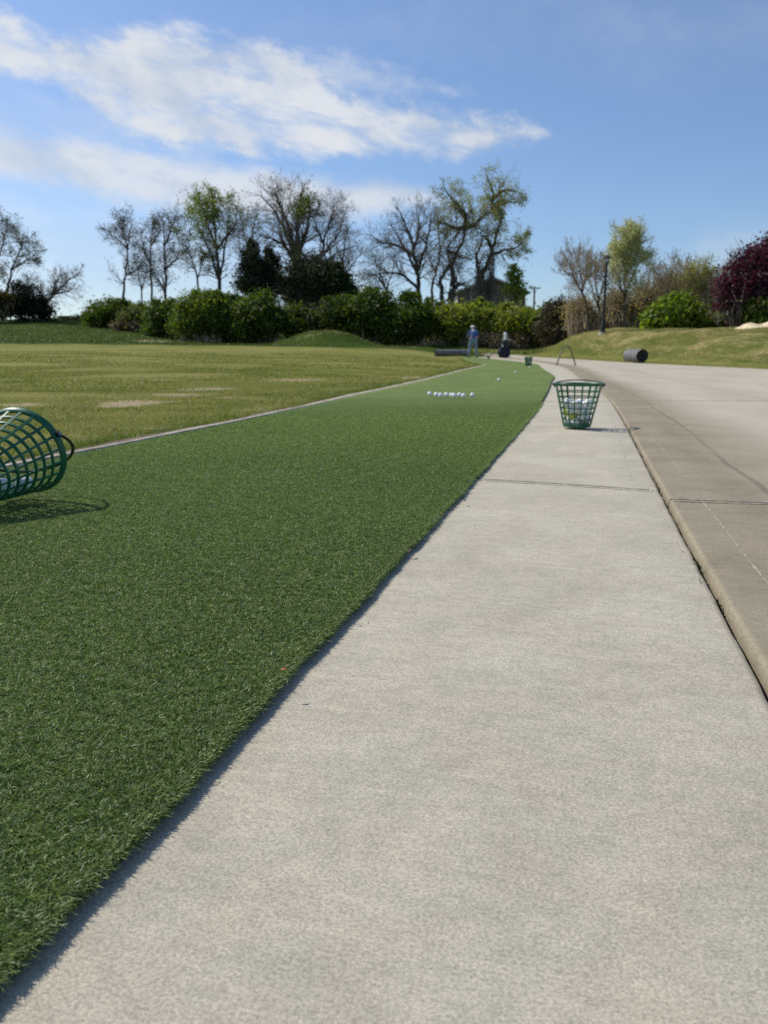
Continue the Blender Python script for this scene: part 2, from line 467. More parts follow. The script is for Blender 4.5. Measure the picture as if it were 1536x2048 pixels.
class MB:
    """Collects solids; build() links them as one mesh object."""
    def __init__(self):
        self.v, self.f, self.n = [], [], 0

    def add(self, V, F):
        self.v.append(np.asarray(V, float))
        self.f += [tuple(int(i) + self.n for i in q) for q in F]
        self.n += len(V)
        return self

    def box(self, c, size, rot=None):
        sx, sy, sz = (s / 2 for s in size)
        V = np.array([(x, y, z) for x in (-sx, sx) for y in (-sy, sy) for z in (-sz, sz)])
        if rot is not None:
            V = V @ np.array(rot).T
        F = [(0, 1, 3, 2), (4, 6, 7, 5), (0, 4, 5, 1), (2, 3, 7, 6), (0, 2, 6, 4), (1, 5, 7, 3)]
        return self.add(V + np.asarray(c), F)

    def tube(self, pts, radii, sides=10, cap=True, closed=False, flat=1.0):
        pts = np.asarray(pts, float)
        n = len(pts)
        radii = np.full(n, radii) if np.isscalar(radii) else np.asarray(radii, float)
        ring = []
        ref = None
        for i in range(n):
            if closed:
                d = pts[(i + 1) % n] - pts[i - 1]
            else:
                d = pts[min(i + 1, n - 1)] - pts[max(i - 1, 0)]
            d = d / (np.linalg.norm(d) + 1e-12)
            if ref is None:
                ref = np.array((0, 0, 1.0)) if abs(d[2]) < 0.9 else np.array((1.0, 0, 0))
            a = np.cross(d, ref); a /= np.linalg.norm(a) + 1e-12
            b = np.cross(a, d)
            ref = b
            ang = np.linspace(0, 2 * np.pi, sides, endpoint=False)
            ring.append(pts[i] + radii[i] * (np.cos(ang)[:, None] * a + flat * np.sin(ang)[:, None] * b))
        V = np.concatenate(ring)
        F = []
        m = n if closed else n - 1
        for i in range(m):
            j = (i + 1) % n
            for k in range(sides):
                k2 = (k + 1) % sides
                F.append((i * sides + k, i * sides + k2, j * sides + k2, j * sides + k))
        if cap and not closed:
            F.append(tuple(range(sides))[::-1])
            F.append(tuple((n - 1) * sides + k for k in range(sides)))
        return self.add(V, F)

    def lathe(self, prof, sides=32, c=(0, 0, 0), close=False):
        V, F = [], []
        n = len(prof)
        for r, z in prof:
            for k in range(sides):
                a = 2 * math.pi * k / sides
                V.append((c[0] + r * math.cos(a), c[1] + r * math.sin(a), c[2] + z))
        for i in range(n if close else n - 1):
            j = (i + 1) % n
            for k in range(sides):
                k2 = (k + 1) % sides
                F.append((i * sides + k, i * sides + k2, j * sides + k2, j * sides + k))
        if not close:
            if prof[0][0] > 1e-6: F.append(tuple(range(sides))[::-1])
            if prof[-1][0] > 1e-6: F.append(tuple((n - 1) * sides + k for k in range(sides)))
        return self.add(V, F)

    def ball(self, c, r, seg=16, rings=10):
        r = (r, r, r) if np.isscalar(r) else r
        V = [(0, 0, 1)]
        for i in range(1, rings):
            t = math.pi * i / rings
            for k in range(seg):
                a = 2 * math.pi * k / seg
                V.append((math.sin(t) * math.cos(a), math.sin(t) * math.sin(a), math.cos(t)))
        V.append((0, 0, -1))
        F = []
        for k in range(seg):
            k2 = (k + 1) % seg
            F.append((0, 1 + k, 1 + k2))
            for i in range(rings - 2):
                F.append((1 + i * seg + k, 1 + (i + 1) * seg + k, 1 + (i + 1) * seg + k2, 1 + i * seg + k2))
            F.append((len(V) - 1, 1 + (rings - 2) * seg + k2, 1 + (rings - 2) * seg + k))
        return self.add(np.array(V) * np.array(r) + np.asarray(c), F)

    def build(self, name, mat, parent=None, smooth=True, origin=None):
        V = np.concatenate(self.v)
        if origin is not None:
            V = V - np.asarray(origin)
        me = bpy.data.meshes.new(name)
        me.from_pydata([tuple(v) for v in V], [], self.f)
        me.materials.append(mat)
        if smooth:
            me.polygons.foreach_set('use_smooth', np.ones(len(me.polygons), dtype=bool))
            me.set_sharp_from_angle(angle=math.radians(42))
        me.update()
        return link(name, me, parent)


def copy_tree(o, parent=None):
    c = o.copy()
    COL.objects.link(c)
    c.parent = parent
    for ch in list(o.children):
        copy_tree(ch, c)
    return c


# ------------------------------------------------------------------ terrain
CTRL = []


def cp(px, py, D):
    CTRL.append(tuple(P(px, py, D)))


for yy in (-30, -12, -4, 0, 3, 6, 9):
    for xx in (-40, -20, -8, -3, 0, 3, 6, 10):
        CTRL.append((xx, yy, 0.0))
for D, z, xs in ((14, .05, (2.0, 3.0, 5.0)), (17, .09, (2.6, 4.0)), (19.5, .10, (4.5, 7.0)), (23, .165, (3.4, 4.5, 8.0)),
                 (30, .26, (4.0, 5.5, 8.5)), (37, .38, (4.0, 5.5, 8)), (41, .44, (4.2, 6)), (45, .52, (5, 7))):
    for x in xs:
        CTRL.append((x, D, z))
# the mown field, rising gently to its far edge
for px, py, D in ((-500, 775, 10), (-500, 735, 17), (-500, 700, 36), (-500, 684, 50),
                  (0, 762, 11), (0, 731, 18), (0, 710, 28), (0, 695, 40), (0, 686, 50),
                  (250, 762, 11.2), (250, 731, 18.5), (250, 711, 28), (250, 697, 40), (250, 688, 50),
                  (500, 762, 11.5), (500, 731, 19), (500, 713, 30), (500, 700, 40), (500, 691, 50),
                  (700, 758, 12.5), (700, 732, 19.5), (700, 714, 31), (700, 702, 41), (700, 694, 50),
                  (850, 735, 20), (850, 720, 28), (850, 710, 37), (850, 697, 49),
                  (900, 700, 54), (900, 691, 60), (1000, 708.5, 52), (1000, 700, 57), (1000, 692, 62),
                  (1060, 708, 51), (1080, 700, 57)):
    cp(px, py, D)
# the rough hill behind the field
for px, py, D in ((-900, 660, 68), (-900, 636, 84), (-400, 660, 68), (-400, 638, 82), (-200, 684, 52), (0, 681, 55), (0, 661, 68), (0, 641, 82), (0, 640, 92),
                  (110, 681, 55), (110, 661, 68), (110, 643, 82), (180, 681, 55), (180, 664, 67), (180, 645, 82), (180, 646, 95),
                  (260, 684, 56), (260, 668, 66), (260, 656, 76), (340, 684, 57), (340, 676, 66), (340, 664, 80),
                  (430, 689, 57), (430, 684, 66), (550, 691, 57), (550, 686, 66), (700, 693, 57), (700, 688, 66), (850, 692, 60), (850, 687, 68),
                  (430, 665, 100), (700, 670, 100), (900, 672, 100), (1060, 670, 100), (430, 650, 160), (900, 655, 160), (0, 645, 160), (-500, 640, 160), (1500, 690, 160),
                  (1900, 690, 120)):
    cp(px, py, D)
# the grass bank on the right
for px, py, D in ((1070, 712, 46), (1160, 717.5, 37), (1245, 725, 30.5), (1400, 732, 23.5), (1536, 740, 19.5), (1750, 760, 14.5), (2100, 790, 9),
                  (1082, 703, 48.5), (1105, 690, 48), (1140, 674, 46), (1200, 664, 42), (1300, 660, 36.5), (1400, 659.5, 32), (1536, 659, 28.5), (1800, 662, 24), (2200, 660, 20),
                  (1170, 690, 41), (1260, 692, 33.5), (1400, 695, 27), (1536, 698, 23.5),
                  (1300, 660.5, 40), (1400, 661.5, 35), (1536, 661.5, 32.5), (1140, 684, 53), (1200, 674, 50), (1300, 675, 46), (1400, 677, 43), (1536, 680, 40), (1800, 676, 36),
                  (1160, 690, 65), (1300, 692, 65), (1536, 694, 65)):
    cp(px, py, D)
for p in ((9.2, 37, .40), (9.05, 41, .46), (8.8, 45, .56), (8.5, 50, .68), (7.5, 54, .80), (9.4, 26, .20), (9.25, 33, .31)):
    CTRL.append(p)
CTRL = np.array(CTRL)


def _tps(r2):
    return np.where(r2 > 1e-12, r2 * np.log(np.maximum(r2, 1e-12)), 0.0)


def fit_tps(pts, lam=0.03):
    X = pts[:, :2] / 20.0
    n = len(X)
    K = _tps(((X[:, None] - X[None]) ** 2).sum(-1)) + lam * 0.01 * np.eye(n)
    Q = np.hstack([np.ones((n, 1)), X])
    A = np.block([[K, Q], [Q.T, np.zeros((3, 3))]])
    return X, np.linalg.lstsq(A, np.concatenate([pts[:, 2], np.zeros(3)]), rcond=None)[0]


TX, TW = fit_tps(CTRL)
MOUNDS = [(P(652, 690, 54.5), 1.05, 2.9, 2.0), (P(150, 645, 84), 0.35, 5, 5)]


def sstep(a, b, x):
    t = np.clip((x - a) / (b - a), 0, 1)
    return t * t * (3 - 2 * t)


# plan lines (x as a function of y)
Y_TE = np.array([-6, 0, 2.99, 6, 9.1, 11.5, 13.9, 14.3, 18, 22, 25, 30, 37, 44])
X_TE = np.array([-1.855, -.315, .452, 1.205, 1.93, 2.475, 3.03, 3.10, 3.70, 4.38, 4.90, 5.22, 5.15, 4.86])
Y_TL = np.array([-6, 0, 2.94, 4.19, 7.2, 9.6, 12.5, 19, 24.2, 24.8, 26, 35, 44])
X_TL = np.array([-2.8, -1.72, -1.13, -.86, -.31, .16, .74, 2.06, 3.17, 3.22, 3.24, 3.62, 4.30])
Y_S = np.array([-6, 0, 8, 10, 12.3, 17.3, 22, 30, 40, 56])
X_S = np.array([-1.329, .2115, 2.26, 2.70, 3.13, 4.15, 5.02, 5.9, 6.2, 6.4])
Y_R = np.array([-6, 5, 9, 13.5, 19.5, 23.5, 30.5, 37, 45, 48, 52, 56.])
X_R = np.array([14, 11.5, 10.6, 10.0, 9.58, 9.45, 9.22, 9.15, 8.7, 8.5, 8.3, 8.2])


Y_G = np.array([-6, 8, 11, 14, 17, 23, 30, 37, 41, 45, 50, 56, 60.])
Z_G = np.array([0, 0, .018, .05, .09, .165, .26, .375, .445, .53, .66, .82, .93])


def cr(xs, ys, x):
    """Smooth (monotone cubic) interpolation."""
    x = np.asarray(x, float)
    d = np.diff(ys) / np.diff(xs)
    m = np.concatenate(([d[0]], (d[:-1] * np.diff(xs)[1:] + d[1:] * np.diff(xs)[:-1]) / (xs[2:] - xs[:-2]), [d[-1]]))
    i = np.clip(np.searchsorted(xs, x) - 1, 0, len(xs) - 2)
    hh = xs[i + 1] - xs[i]
    t = (x - xs[i]) / hh
    return ((1 + 2 * t) * (1 - t) ** 2 * ys[i] + t * (1 - t) ** 2 * hh * m[i] + t * t * (3 - 2 * t) * ys[i + 1] + t * t * (t - 1) * hh * m[i + 1])


def h(x, y):
    x = np.atleast_1d(np.asarray(x, float)); y = np.atleast_1d(np.asarray(y, float))
    out = np.empty(x.shape)
    xf, yf = x.ravel(), y.ravel()
    rr = np.hypot(xf, yf)
    k = np.minimum(1, 170 / np.maximum(rr, 1e-6))       # beyond the surveyed ground carry on level
    xq, yq = xf * k, yf * k
    res = np.empty(len(xf))
    for s in range(0, len(xf), 20000):
        Q = np.stack([xq[s:s + 20000], yq[s:s + 20000]], 1) / 20.0
        K = _tps(((Q[:, None] - TX[None]) ** 2).sum(-1))
        res[s:s + 20000] = K @ TW[:len(TX)] + TW[-3] + Q @ TW[-2:]
    res *= sstep(7.0, 12.5, np.hypot(xf * 0.8, np.maximum(yf, 0)))
    res = np.where(yf < 0, np.clip(res, -0.2, 0.5), res)
    for c, ht, rx, ry in MOUNDS:
        res += ht * np.exp(-(((xf - c[0]) / rx) ** 2 + ((yf - c[1]) / ry) ** 2) ** 1.4)
    # the paving follows its own smooth profile; grass on either side blends into it
    yc = np.clip(yf, -6, 60)
    g = cr(Y_G, Z_G, yc)
    lo = np.where(yf < 44, np.interp(yf, Y_TL, X_TL), np.interp(yf, [44, 50], [4.3, 5.6]))
    out_d = np.maximum(lo - xf, xf - np.interp(yc, Y_R, X_R))
    w = np.maximum(sstep(0.0, 2.6, out_d), sstep(54, 60, yf))
    res = g + (res - g) * w
    return res.reshape(x.shape)


def hz(x, y):
    return float(h([x], [y])[0])


def TE(y): return cr(Y_TE, X_TE, y)
def TL(y): return np.interp(y, Y_TL, X_TL)
def SE(y): return cr(Y_S, X_S, y) + .008
def RE(y): return cr(Y_R, X_R, y)


def fairway_edge(x):
    """y of the far edge of the mown field."""
    px = 768 + FPX * x / 50
    return np.interp(px, [-600, 0, 850, 900, 960], [49.5, 49.5, 48, 46, 42])


SAND = [(P(668, 668, 54.0), 1.2, 1.1, .44), (P(625, 678, 53.4), 1.2, .9, .46), (P(600, 686, 53.0), .9, .6, .4), (P(320, 683, 58), 2.0, 2.6, 1.0), (P(838, 693.5, 51.5), 2.1, 1.6, 1.0)]
BARE = [(flat(270, 800, .03), .40, .42, .72), (flat(360, 786, .03), .40, .45, .70), (flat(410, 776, .03), .45, .6, .66), (flat(240, 806, .03), .22, .3, .7), (flat(600, 762, .03), .6, .9, .66), (flat(470, 790, .03), .30, .35, .55), (flat(505, 812, .03), .22, .2, .5), (flat(690, 775, .03), .3, .5, .5), (flat(330, 845, .03), .22, .16, .5),
        (flat(40, 805, .03), .3, .35, .6), (flat(830, 757, .04), .35, .9, .6), (flat(60, 830, .03), .22, .3, .4), (flat(150, 845, .03), .18, .22, .45)]


def build_ground():
    az = np.concatenate([np.linspace(-180, -50, 44)[:-1], np.linspace(-50, 42, 310), np.linspace(42, 180, 46)[1:-1]])
    az = np.radians(az)
    rad = np.concatenate([[0.15, 0.6, 1.2], np.geomspace(1.9, 110, 260), np.geomspace(116, 420, 20)])
    R, A = np.meshgrid(rad, az, indexing='ij')
    x, y = R * np.sin(A), R * np.cos(A)
    z = h(x, y)
    yc = np.clip(y, -5.9, 55.9)
    lo = np.where(y < 44, TL(np.minimum(yc, 44)) - 0.11, 6.0)
    hi = RE(yc)
    ins = np.minimum(x - lo, hi - x)
    ins = np.where((y < -6) | (y > 55), -1, ins)
    dip = sstep(0.0, 0.10, ins)
    # undulation of the grass away from paving
    und = 0.02 * np.sin(x * 1.3 + 0.6 * np.sin(y * .7)) * np.sin(y * 1.1) * sstep(0.1, 2, -ins) * sstep(4, 12, R)
    z = z + 0.012 * (1 - dip) - 0.09 * dip + und
    # zones
    rough = sstep(-0.4, 0.4, y - fairway_edge(x)) * (x < 6.2)
    rough = np.maximum(rough, (np.hypot(x + 0, y) > 47) * (x < 6.4) * (y > 47) * 1.0)
    berm = sstep(-0.3, 1.5, x - hi) * (y > -6) * (y < 75) * (x > 6)
    foot = sstep(0.1, 1.6, x - hi)
    left_end = np.exp(-((x - P(1090, 700, 45)[0]) / 2.0) ** 2)
    dryness = berm * foot * np.clip(0.64 - 0.3 * left_end - 0.05 * np.maximum(x - 11.5, 0), 0.12, 1)
    sand = np.zeros_like(x)
    for c, rx, ry, a in SAND + BARE:
        sand = np.maximum(sand, a * np.exp(-(((x - c[0]) / rx) ** 2 + ((y - c[1]) / ry) ** 2) ** 1.5))
    rough = np.maximum(rough, berm * 0.55)
    n, m = x.shape
    V = np.stack([x, y, z], -1).reshape(-1, 3)
    i = np.arange(n * m).reshape(n, m)
    j = np.roll(i, -1, axis=1)
    F = np.stack([i[:-1], j[:-1], j[1:], i[1:]], -1).reshape(-1, 4)[:, ::-1]
    cen = len(V)
    V = np.vstack([V, [[0, 0, -0.09]]])
    T = np.stack([i[0], j[0], np.full(m, cen)], -1)[:, ::-1]
    zone = np.stack([rough, sand, dryness], -1).reshape(-1, 3)
    zone = np.vstack([zone, [[0, 0, 0]]])
    tag(link('ground', np_mesh('ground', V, [F, T], M['ground'], zone, 'zone', smooth=True)), kind='structure')


build_ground()


def strip_sheet(name, ys, cols, mats, kind='structure', smooth=True, ref=None):
    """cols: list of (x array, dz array, material index of the face to the right)."""
    rows = []
    n = len(ys)
    for xa, dz, _ in cols:
        rows.append(np.stack([xa, ys, h(xa, ys) + dz], -1))
    V = np.stack(rows, 1).reshape(-1, 3)
    m = len(cols)
    i = np.arange(n * m).reshape(n, m)
    F = np.stack([i[:-1, :-1], i[:-1, 1:], i[1:, 1:], i[1:, :-1]], -1).reshape(-1, 4)
    mi = np.tile([c[2] for c in cols[:-1]], n - 1)
    tone = None
    if ref is not None:
        acr = np.stack([(c[0] - ref) / 10 for c in cols], 1).reshape(-1)
        tone = np.stack([acr] * 3, -1)
    o = link(name, np_mesh(name, V, [F], mats, tone, 'across', midx=mi, smooth=smooth))
    return tag(o, kind=kind)


def waver(ys, amp, f, ph):
    return amp * (np.sin(ys * f + ph) + 0.6 * np.sin(ys * f * 2.7 + ph * 2) + 0.4 * np.sin(ys * f * 6.1 + 1))


YS = np.concatenate([np.arange(-5.5, 0, .25), np.arange(0, 4, .02), np.arange(4, 10, .06), np.arange(10, 44, .25), [44]])
YSR = np.concatenate([YS, np.arange(45, 56, 0.5)])

# concrete strip with the dirt-filled seam along its right edge
te, se = TE(YS), SE(YS)
chip = waver(YS, .0007, 23, .4)
zz = np.zeros_like(YS)
J1 = 0.07
strip_sheet('concrete_path', YS,
            [(te - .14, zz, 0), (te * .75 + se * .25, zz, 0), (te * .5 + se * .5, zz, 0), (te * .25 + se * .75, zz, 0),
             (se - .018 + chip, zz, 0), (se - .010 + chip, zz - .002, 0), (se - .0065 + chip, zz - .008, 1), (se - .005, zz - .034, 1), (se + .010, zz - .034, 1)],
            [M['strip'], M['soil']])

# the wider tan slab beyond the seam, its near edge rounded and a little proud
ser = SE(YSR)
reo = RE(YSR) + 0.12
zr = np.zeros_like(YSR)
chip2 = waver(YSR, .0004, 19, 1.4)
RH = .0115
cols = [(ser - .002, zr - .036, 0), (ser - .001, zr - .006, 0), (ser + .0002, zr + .0055, 0), (ser + .0016, zr + .0085, 0), (ser + .0038, zr + .0105, 0), (ser + .0065, zr + .0113, 0), (ser + .009, zr + RH, 0), (ser + .014, zr + RH, 0), (ser + .06, zr + RH, 0)]
for k in (.02, .05, .1, .18, .28, .4, .55, .7, .85, 1.0):
    xx = ser + .06 + (reo - ser - .06) * k
    cols.append((xx, zr + RH - 0.02 * (k > .9), 0))
strip_sheet('driveway', YSR, cols, [M['road']], ref=ser)


def ribbon(name, pts, w, dz, mat, amp=0.3, kind='structure'):
    """A flat worn line lying dz above the paving."""
    pts = np.asarray(pts, float)
    seg = np.linalg.norm(np.diff(pts, axis=0), axis=1)
    L = np.concatenate(([0], np.cumsum(seg)))
    s = np.arange(0, L[-1], 0.02)
    x = np.interp(s, L, pts[:, 0]); y = np.interp(s, L, pts[:, 1])
    d = np.stack([np.gradient(x), np.gradient(y)], 1); d /= np.linalg.norm(d, axis=1, keepdims=True)
    nrm = np.stack([d[:, 1], -d[:, 0]], 1)
    ww = w * (1 + amp * (np.sin(s * 31) + np.sin(s * 73 + 1) + np.sin(s * 157 + 2)) / 1.6)
    ww = np.maximum(ww, 0.1 * w)
    off = w * 0.35 * np.sin(s * 12)
    a = np.stack([x, y], 1) + nrm * (off - ww / 2)[:, None]
    b = np.stack([x, y], 1) + nrm * (off + ww / 2)[:, None]
    za = h(a[:, 0], a[:, 1]) + dz; zb = h(b[:, 0], b[:, 1]) + dz
    V = np.concatenate([np.column_stack([a, za]), np.column_stack([b, zb])])
    n = len(s)
    i = np.arange(n - 1)
    F = np.stack([i, i + n, i + n + 1, i + 1], -1)
    return tag(link(name, np_mesh(name, V, [F], mat)), kind=kind)


def along(off, y0, y1, fn=SE):
    ys = np.linspace(y0, y1, 40)
    return np.column_stack([fn(ys) + off, ys])


ribbon('tooled_line', along(.078, 0.4, 1.9), .0024, .0128, M['line_tan'], .7)
ribbon('tooled_line', along(.080, 2.35, 5.2), .0028, .0128, M['line_tan'], .7)
ribbon('tooled_line', along(-.075, 2.3, 3.5), .0030, .0012, M['line'], .8)
ribbon('tooled_line', along(-.070, 3.75, 5.4), .0034, .0012, M['line'], .8)
a, b = flat(945, 946), flat(1303, 973)
ribbon('control_joint', [a[:2] - (.1, .0), b[:2]], .010, .0012, M['joint'], .4)
ribbon('control_joint', [a[:2] - (.1, .028), b[:2] - (.0, .028)], .012, .0012, M['line'], .7)
a, b = flat(1320, 984, .018), flat(1536, 992, .018)
e = a + (b - a) * 5
ribbon('control_joint', [a[:2], b[:2], e[:2]], .012, .0128, M['joint'], .4)
ribbon('control_joint', [a[:2] - (-.02, .045), b[:2] - (0, .03), e[:2] - (0, .02)], .008, .0128, M['joint'], .4)
for y0 in (6.7, 11.2, 15.8, 20.5):
    ribbon('control_joint', [(TE(y0) - .02, y0 + .02), (SE(y0) - .03, y0 - .08)], .02, .0022, M['joint'], .3)
    if y0 < 8:
        ribbon('control_joint', [(SE(y0) + .03, y0 - .08), (SE(y0) + 4.5, y0 - .2)], .02, .0135, M['joint'], .3)
# kerb along the field side of the turf
YK = YS[(YS <= 24.6)]
tl = TL(YK)
kw = 0.040 + 0.010 * np.sin(YK * 1.9) + 0.007 * np.sin(YK * 5.3) + 0.055 * sstep(4.4, 8.5, YK)
strip_sheet('kerb', YK, [(tl - kw - .004, np.full_like(YK, -.05), 0), (tl - kw, np.full_like(YK, .014), 0), (tl - kw + .005, np.full_like(YK, .0185), 0), (tl - .004, np.full_like(YK, .0180), 0), (tl + .004, np.full_like(YK, -.03), 0)],
            [M['kerb']], smooth=False)
# bare soil gap between kerb and field grass
strip_sheet('soil_edge', YK, [(tl - kw - .055 + waver(YK, .018, 3, 1), np.full_like(YK, .0135), 0), (tl - kw - .025, np.full_like(YK, .017), 0), (tl - kw + .004, np.full_like(YK, .012), 0)], [M['earth']])

# ------------------------------------------------------------------ synthetic turf
TH = 0.0165
shz = TH - .0042 + .0062 * sstep(3.6, 8.2, YS)      # backing sits lower where the pile is modelled
te_w = TE(YS) + waver(YS, .0018, 13, 0.3)
tl = TL(YS)
cols = [(tl + .002, zz - .02, 0), (tl + .006, shz, 0)]
for k in np.linspace(0.04, 0.96, 12):
    cols.append((tl + (te_w - tl) * k, shz, 0))
cols += [(te_w - .012, shz, 0), (te_w - .003, shz - .001, 0), (te_w, zz + TH - .008, 1), (te_w - .003, zz + .001, 1), (te_w - .03, zz - .002, 1)]
strip_sheet('turf', YS, cols, [M['turf'], M['turf_blade'] if False else M['turf']])


def ribbon_blades(root, lean_az, lean, hgt, wid, curl=0.6, seed=0, fine=True):
    """Blades: 2 segments when fine (5 verts), one triangle otherwise. Returns V, faces."""
    n = len(root)
    r = np.random.default_rng(seed)
    d = np.stack([np.cos(lean_az), np.sin(lean_az)], 1)
    wa = r.uniform(0, np.pi, n)
    side = np.stack([np.cos(wa), np.sin(wa), np.zeros(n)], 1) * (wid / 2)[:, None]
    up = np.array((0, 0, 1.0))

    def pt(t, k):
        horiz = d * (hgt * (np.sin(lean) * t + curl * k * t * t))[:, None]
        vert = hgt * (np.cos(lean) * t - 0.35 * curl * k * t * t)
        return root + np.column_stack([horiz, vert])
    k = r.uniform(0.2, 1.3, n)
    if fine:
        m = pt(0.55, k); t = pt(1.0, k)
        V = np.stack([root - side, root + side, m + side * .85, m - side * .85, t], 1).reshape(-1, 3)
        b = np.arange(n) * 5
        return V, [np.stack([b, b + 1, b + 2, b + 3], 1), np.stack([b + 3, b + 2, b + 4], 1)], 5
    t = pt(1.0, k)
    V = np.stack([root - side, root + side, t], 1).reshape(-1, 3)
    b = np.arange(n) * 3
    return V, [np.stack([b, b + 1, b + 2], 1)], 3


def vnoise(x, y, scale, seed):
    g = np.random.default_rng(seed).random((64, 64))
    u, v = np.asarray(x) * scale, np.asarray(y) * scale
    i, j = np.floor(u).astype(int), np.floor(v).astype(int)
    a, b = u - i, v - j
    a, b = a * a * (3 - 2 * a), b * b * (3 - 2 * b)
    i0, i1, j0, j1 = i % 64, (i + 1) % 64, j % 64, (j + 1) % 64
    return (g[i0, j0] * (1 - a) + g[i1, j0] * a) * (1 - b) + (g[i0, j1] * (1 - a) + g[i1, j1] * a) * b


def fnoise(x, y, scale, seed):
    return (vnoise(x, y, scale, seed) + .5 * vnoise(x, y, scale * 2.1, seed + 1) + .25 * vnoise(x, y, scale * 4.3, seed + 2)) / 1.75


def in_view(x, y, margin=0.35):
    return (x > -0.535 * y - margin) & (x < 0.535 * y + margin)


def turf_blades():
    Vs, Fs3, Fs4, Ts, off = [], [], [], [], 0
    specs = [  # y0, y1, tufts per m2, fibres, height, width, fine, spread
        (0.15, 0.75, 62000, 13, .0050, .00100, True, .0024),
        (0.75, 1.5, 42000, 11, .0051, .00115, True, .0028),
        (1.5, 3.2, 24000, 9, .0063, .0016, False, .0036),
        (3.2, 6.4, 12000, 8, .0066, .0024, False, .006)]
    for q, (y0, y1, dens, nf, hg, wd, fine, spr) in enumerate(specs):
        xa, xb = float(TL(y0)), float(TE(y1))
        xa = max(xa, -0.535 * y1 - .3)
        ya, yb = y0 * .72, y1 * 1.3
        n = int((xb - xa) * (yb - ya) * dens)
        x = RNG.uniform(xa, xb, n); y = RNG.uniform(ya, yb, n)
        soft = np.clip((y - ya) / (y0 * 1.25 - ya + 1e-6), 0, 1) * np.clip((yb - y) / (yb - y1 * .72), 0, 1)
        kp = RNG.random(n) < soft
        x, y = x[kp], y[kp]; n = len(x)
        edge = np.zeros(n, bool)
        # extra fringe along the cut edge
        ne = int((y1 - y0) * dens ** .5 * (22 if q < 2 else 10))
        ye = RNG.uniform(y0, y1, ne); xe = TE(ye) + waver(ye, .0018, 13, .3) + .001 - RNG.exponential(.0045, ne)
        x = np.concatenate([x, xe]); y = np.concatenate([y, ye]); edge = np.concatenate([edge, np.ones(ne, bool)])
        lim = TE(y) + waver(y, .0018, 13, .3)
        ok = (x > TL(y) + .003) & (x < lim + .001) & in_view(x, y, .25)
        x, y, edge, lim = x[ok], y[ok], edge[ok], lim[ok]
        tone0 = RNG.normal(0, 1, len(x))
        x = np.repeat(x, nf); y = np.repeat(y, nf); edge = np.repeat(edge, nf); lim = np.repeat(lim, nf)
        tone0 = np.repeat(tone0, nf)
        n = len(x)
        ang = RNG.uniform(0, 2 * np.pi, n); rr = np.abs(RNG.normal(0, spr, n))
        px, py = x + rr * np.cos(ang), y + rr * np.sin(ang)
        dl = np.clip(lim - px, 0, 1)
        z = h(px, py) + TH - .0048 - .006 * RNG.random(n) * np.exp(-(dl / .005))
        lean = np.clip(RNG.normal(.30, .26, n), 0, 1.1)
        az = ang + RNG.normal(0, .8, n)
        near = dl < .012
        az = np.where(near & (RNG.random(n) < .45), RNG.normal(-.25, 1.1, n), az)
        lean = np.where(near, RNG.uniform(.1, 1.35, n), lean)
        hgt = hg * RNG.uniform(.65, 1.25, n) * np.where(near, RNG.uniform(.7, 1.05, n), 1); wid = wd * RNG.uniform(.7, 1.3, n)
        V, F, k = ribbon_blades(np.column_stack([px, py, z]), az, lean, hgt, wid, 1.0, q, fine)
        mixv = np.clip(.36 + .22 * tone0 + RNG.normal(0, .26, n), 0, 1)
        c0, c1 = np.array((.052, .100, .020)), np.array((.325, .420, .120))
        c = (c0 + (c1 * .90 - c0) * mixv[:, None]) * (1 + .46 * sstep(.8, 4.6, py) + .30 * (fnoise(px, py, 2.2, 31) - .5))[:, None]  # colour brightens with distance, painting the lighter look of far fibre tips
        pale = RNG.random(n) < .085  # random pale fibres, their colour also painting sparkle on the pile
        c[pale] = np.array((.55, .62, .36)) * RNG.uniform(.7, 1.2, (pale.sum(), 1))
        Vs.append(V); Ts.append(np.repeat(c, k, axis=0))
        for f in F:
            (Fs4 if f.shape[1] == 4 else Fs3).append(f + off)
        off += len(V)
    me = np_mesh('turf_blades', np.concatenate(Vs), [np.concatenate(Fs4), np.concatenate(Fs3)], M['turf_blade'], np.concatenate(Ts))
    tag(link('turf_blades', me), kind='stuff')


turf_blades()


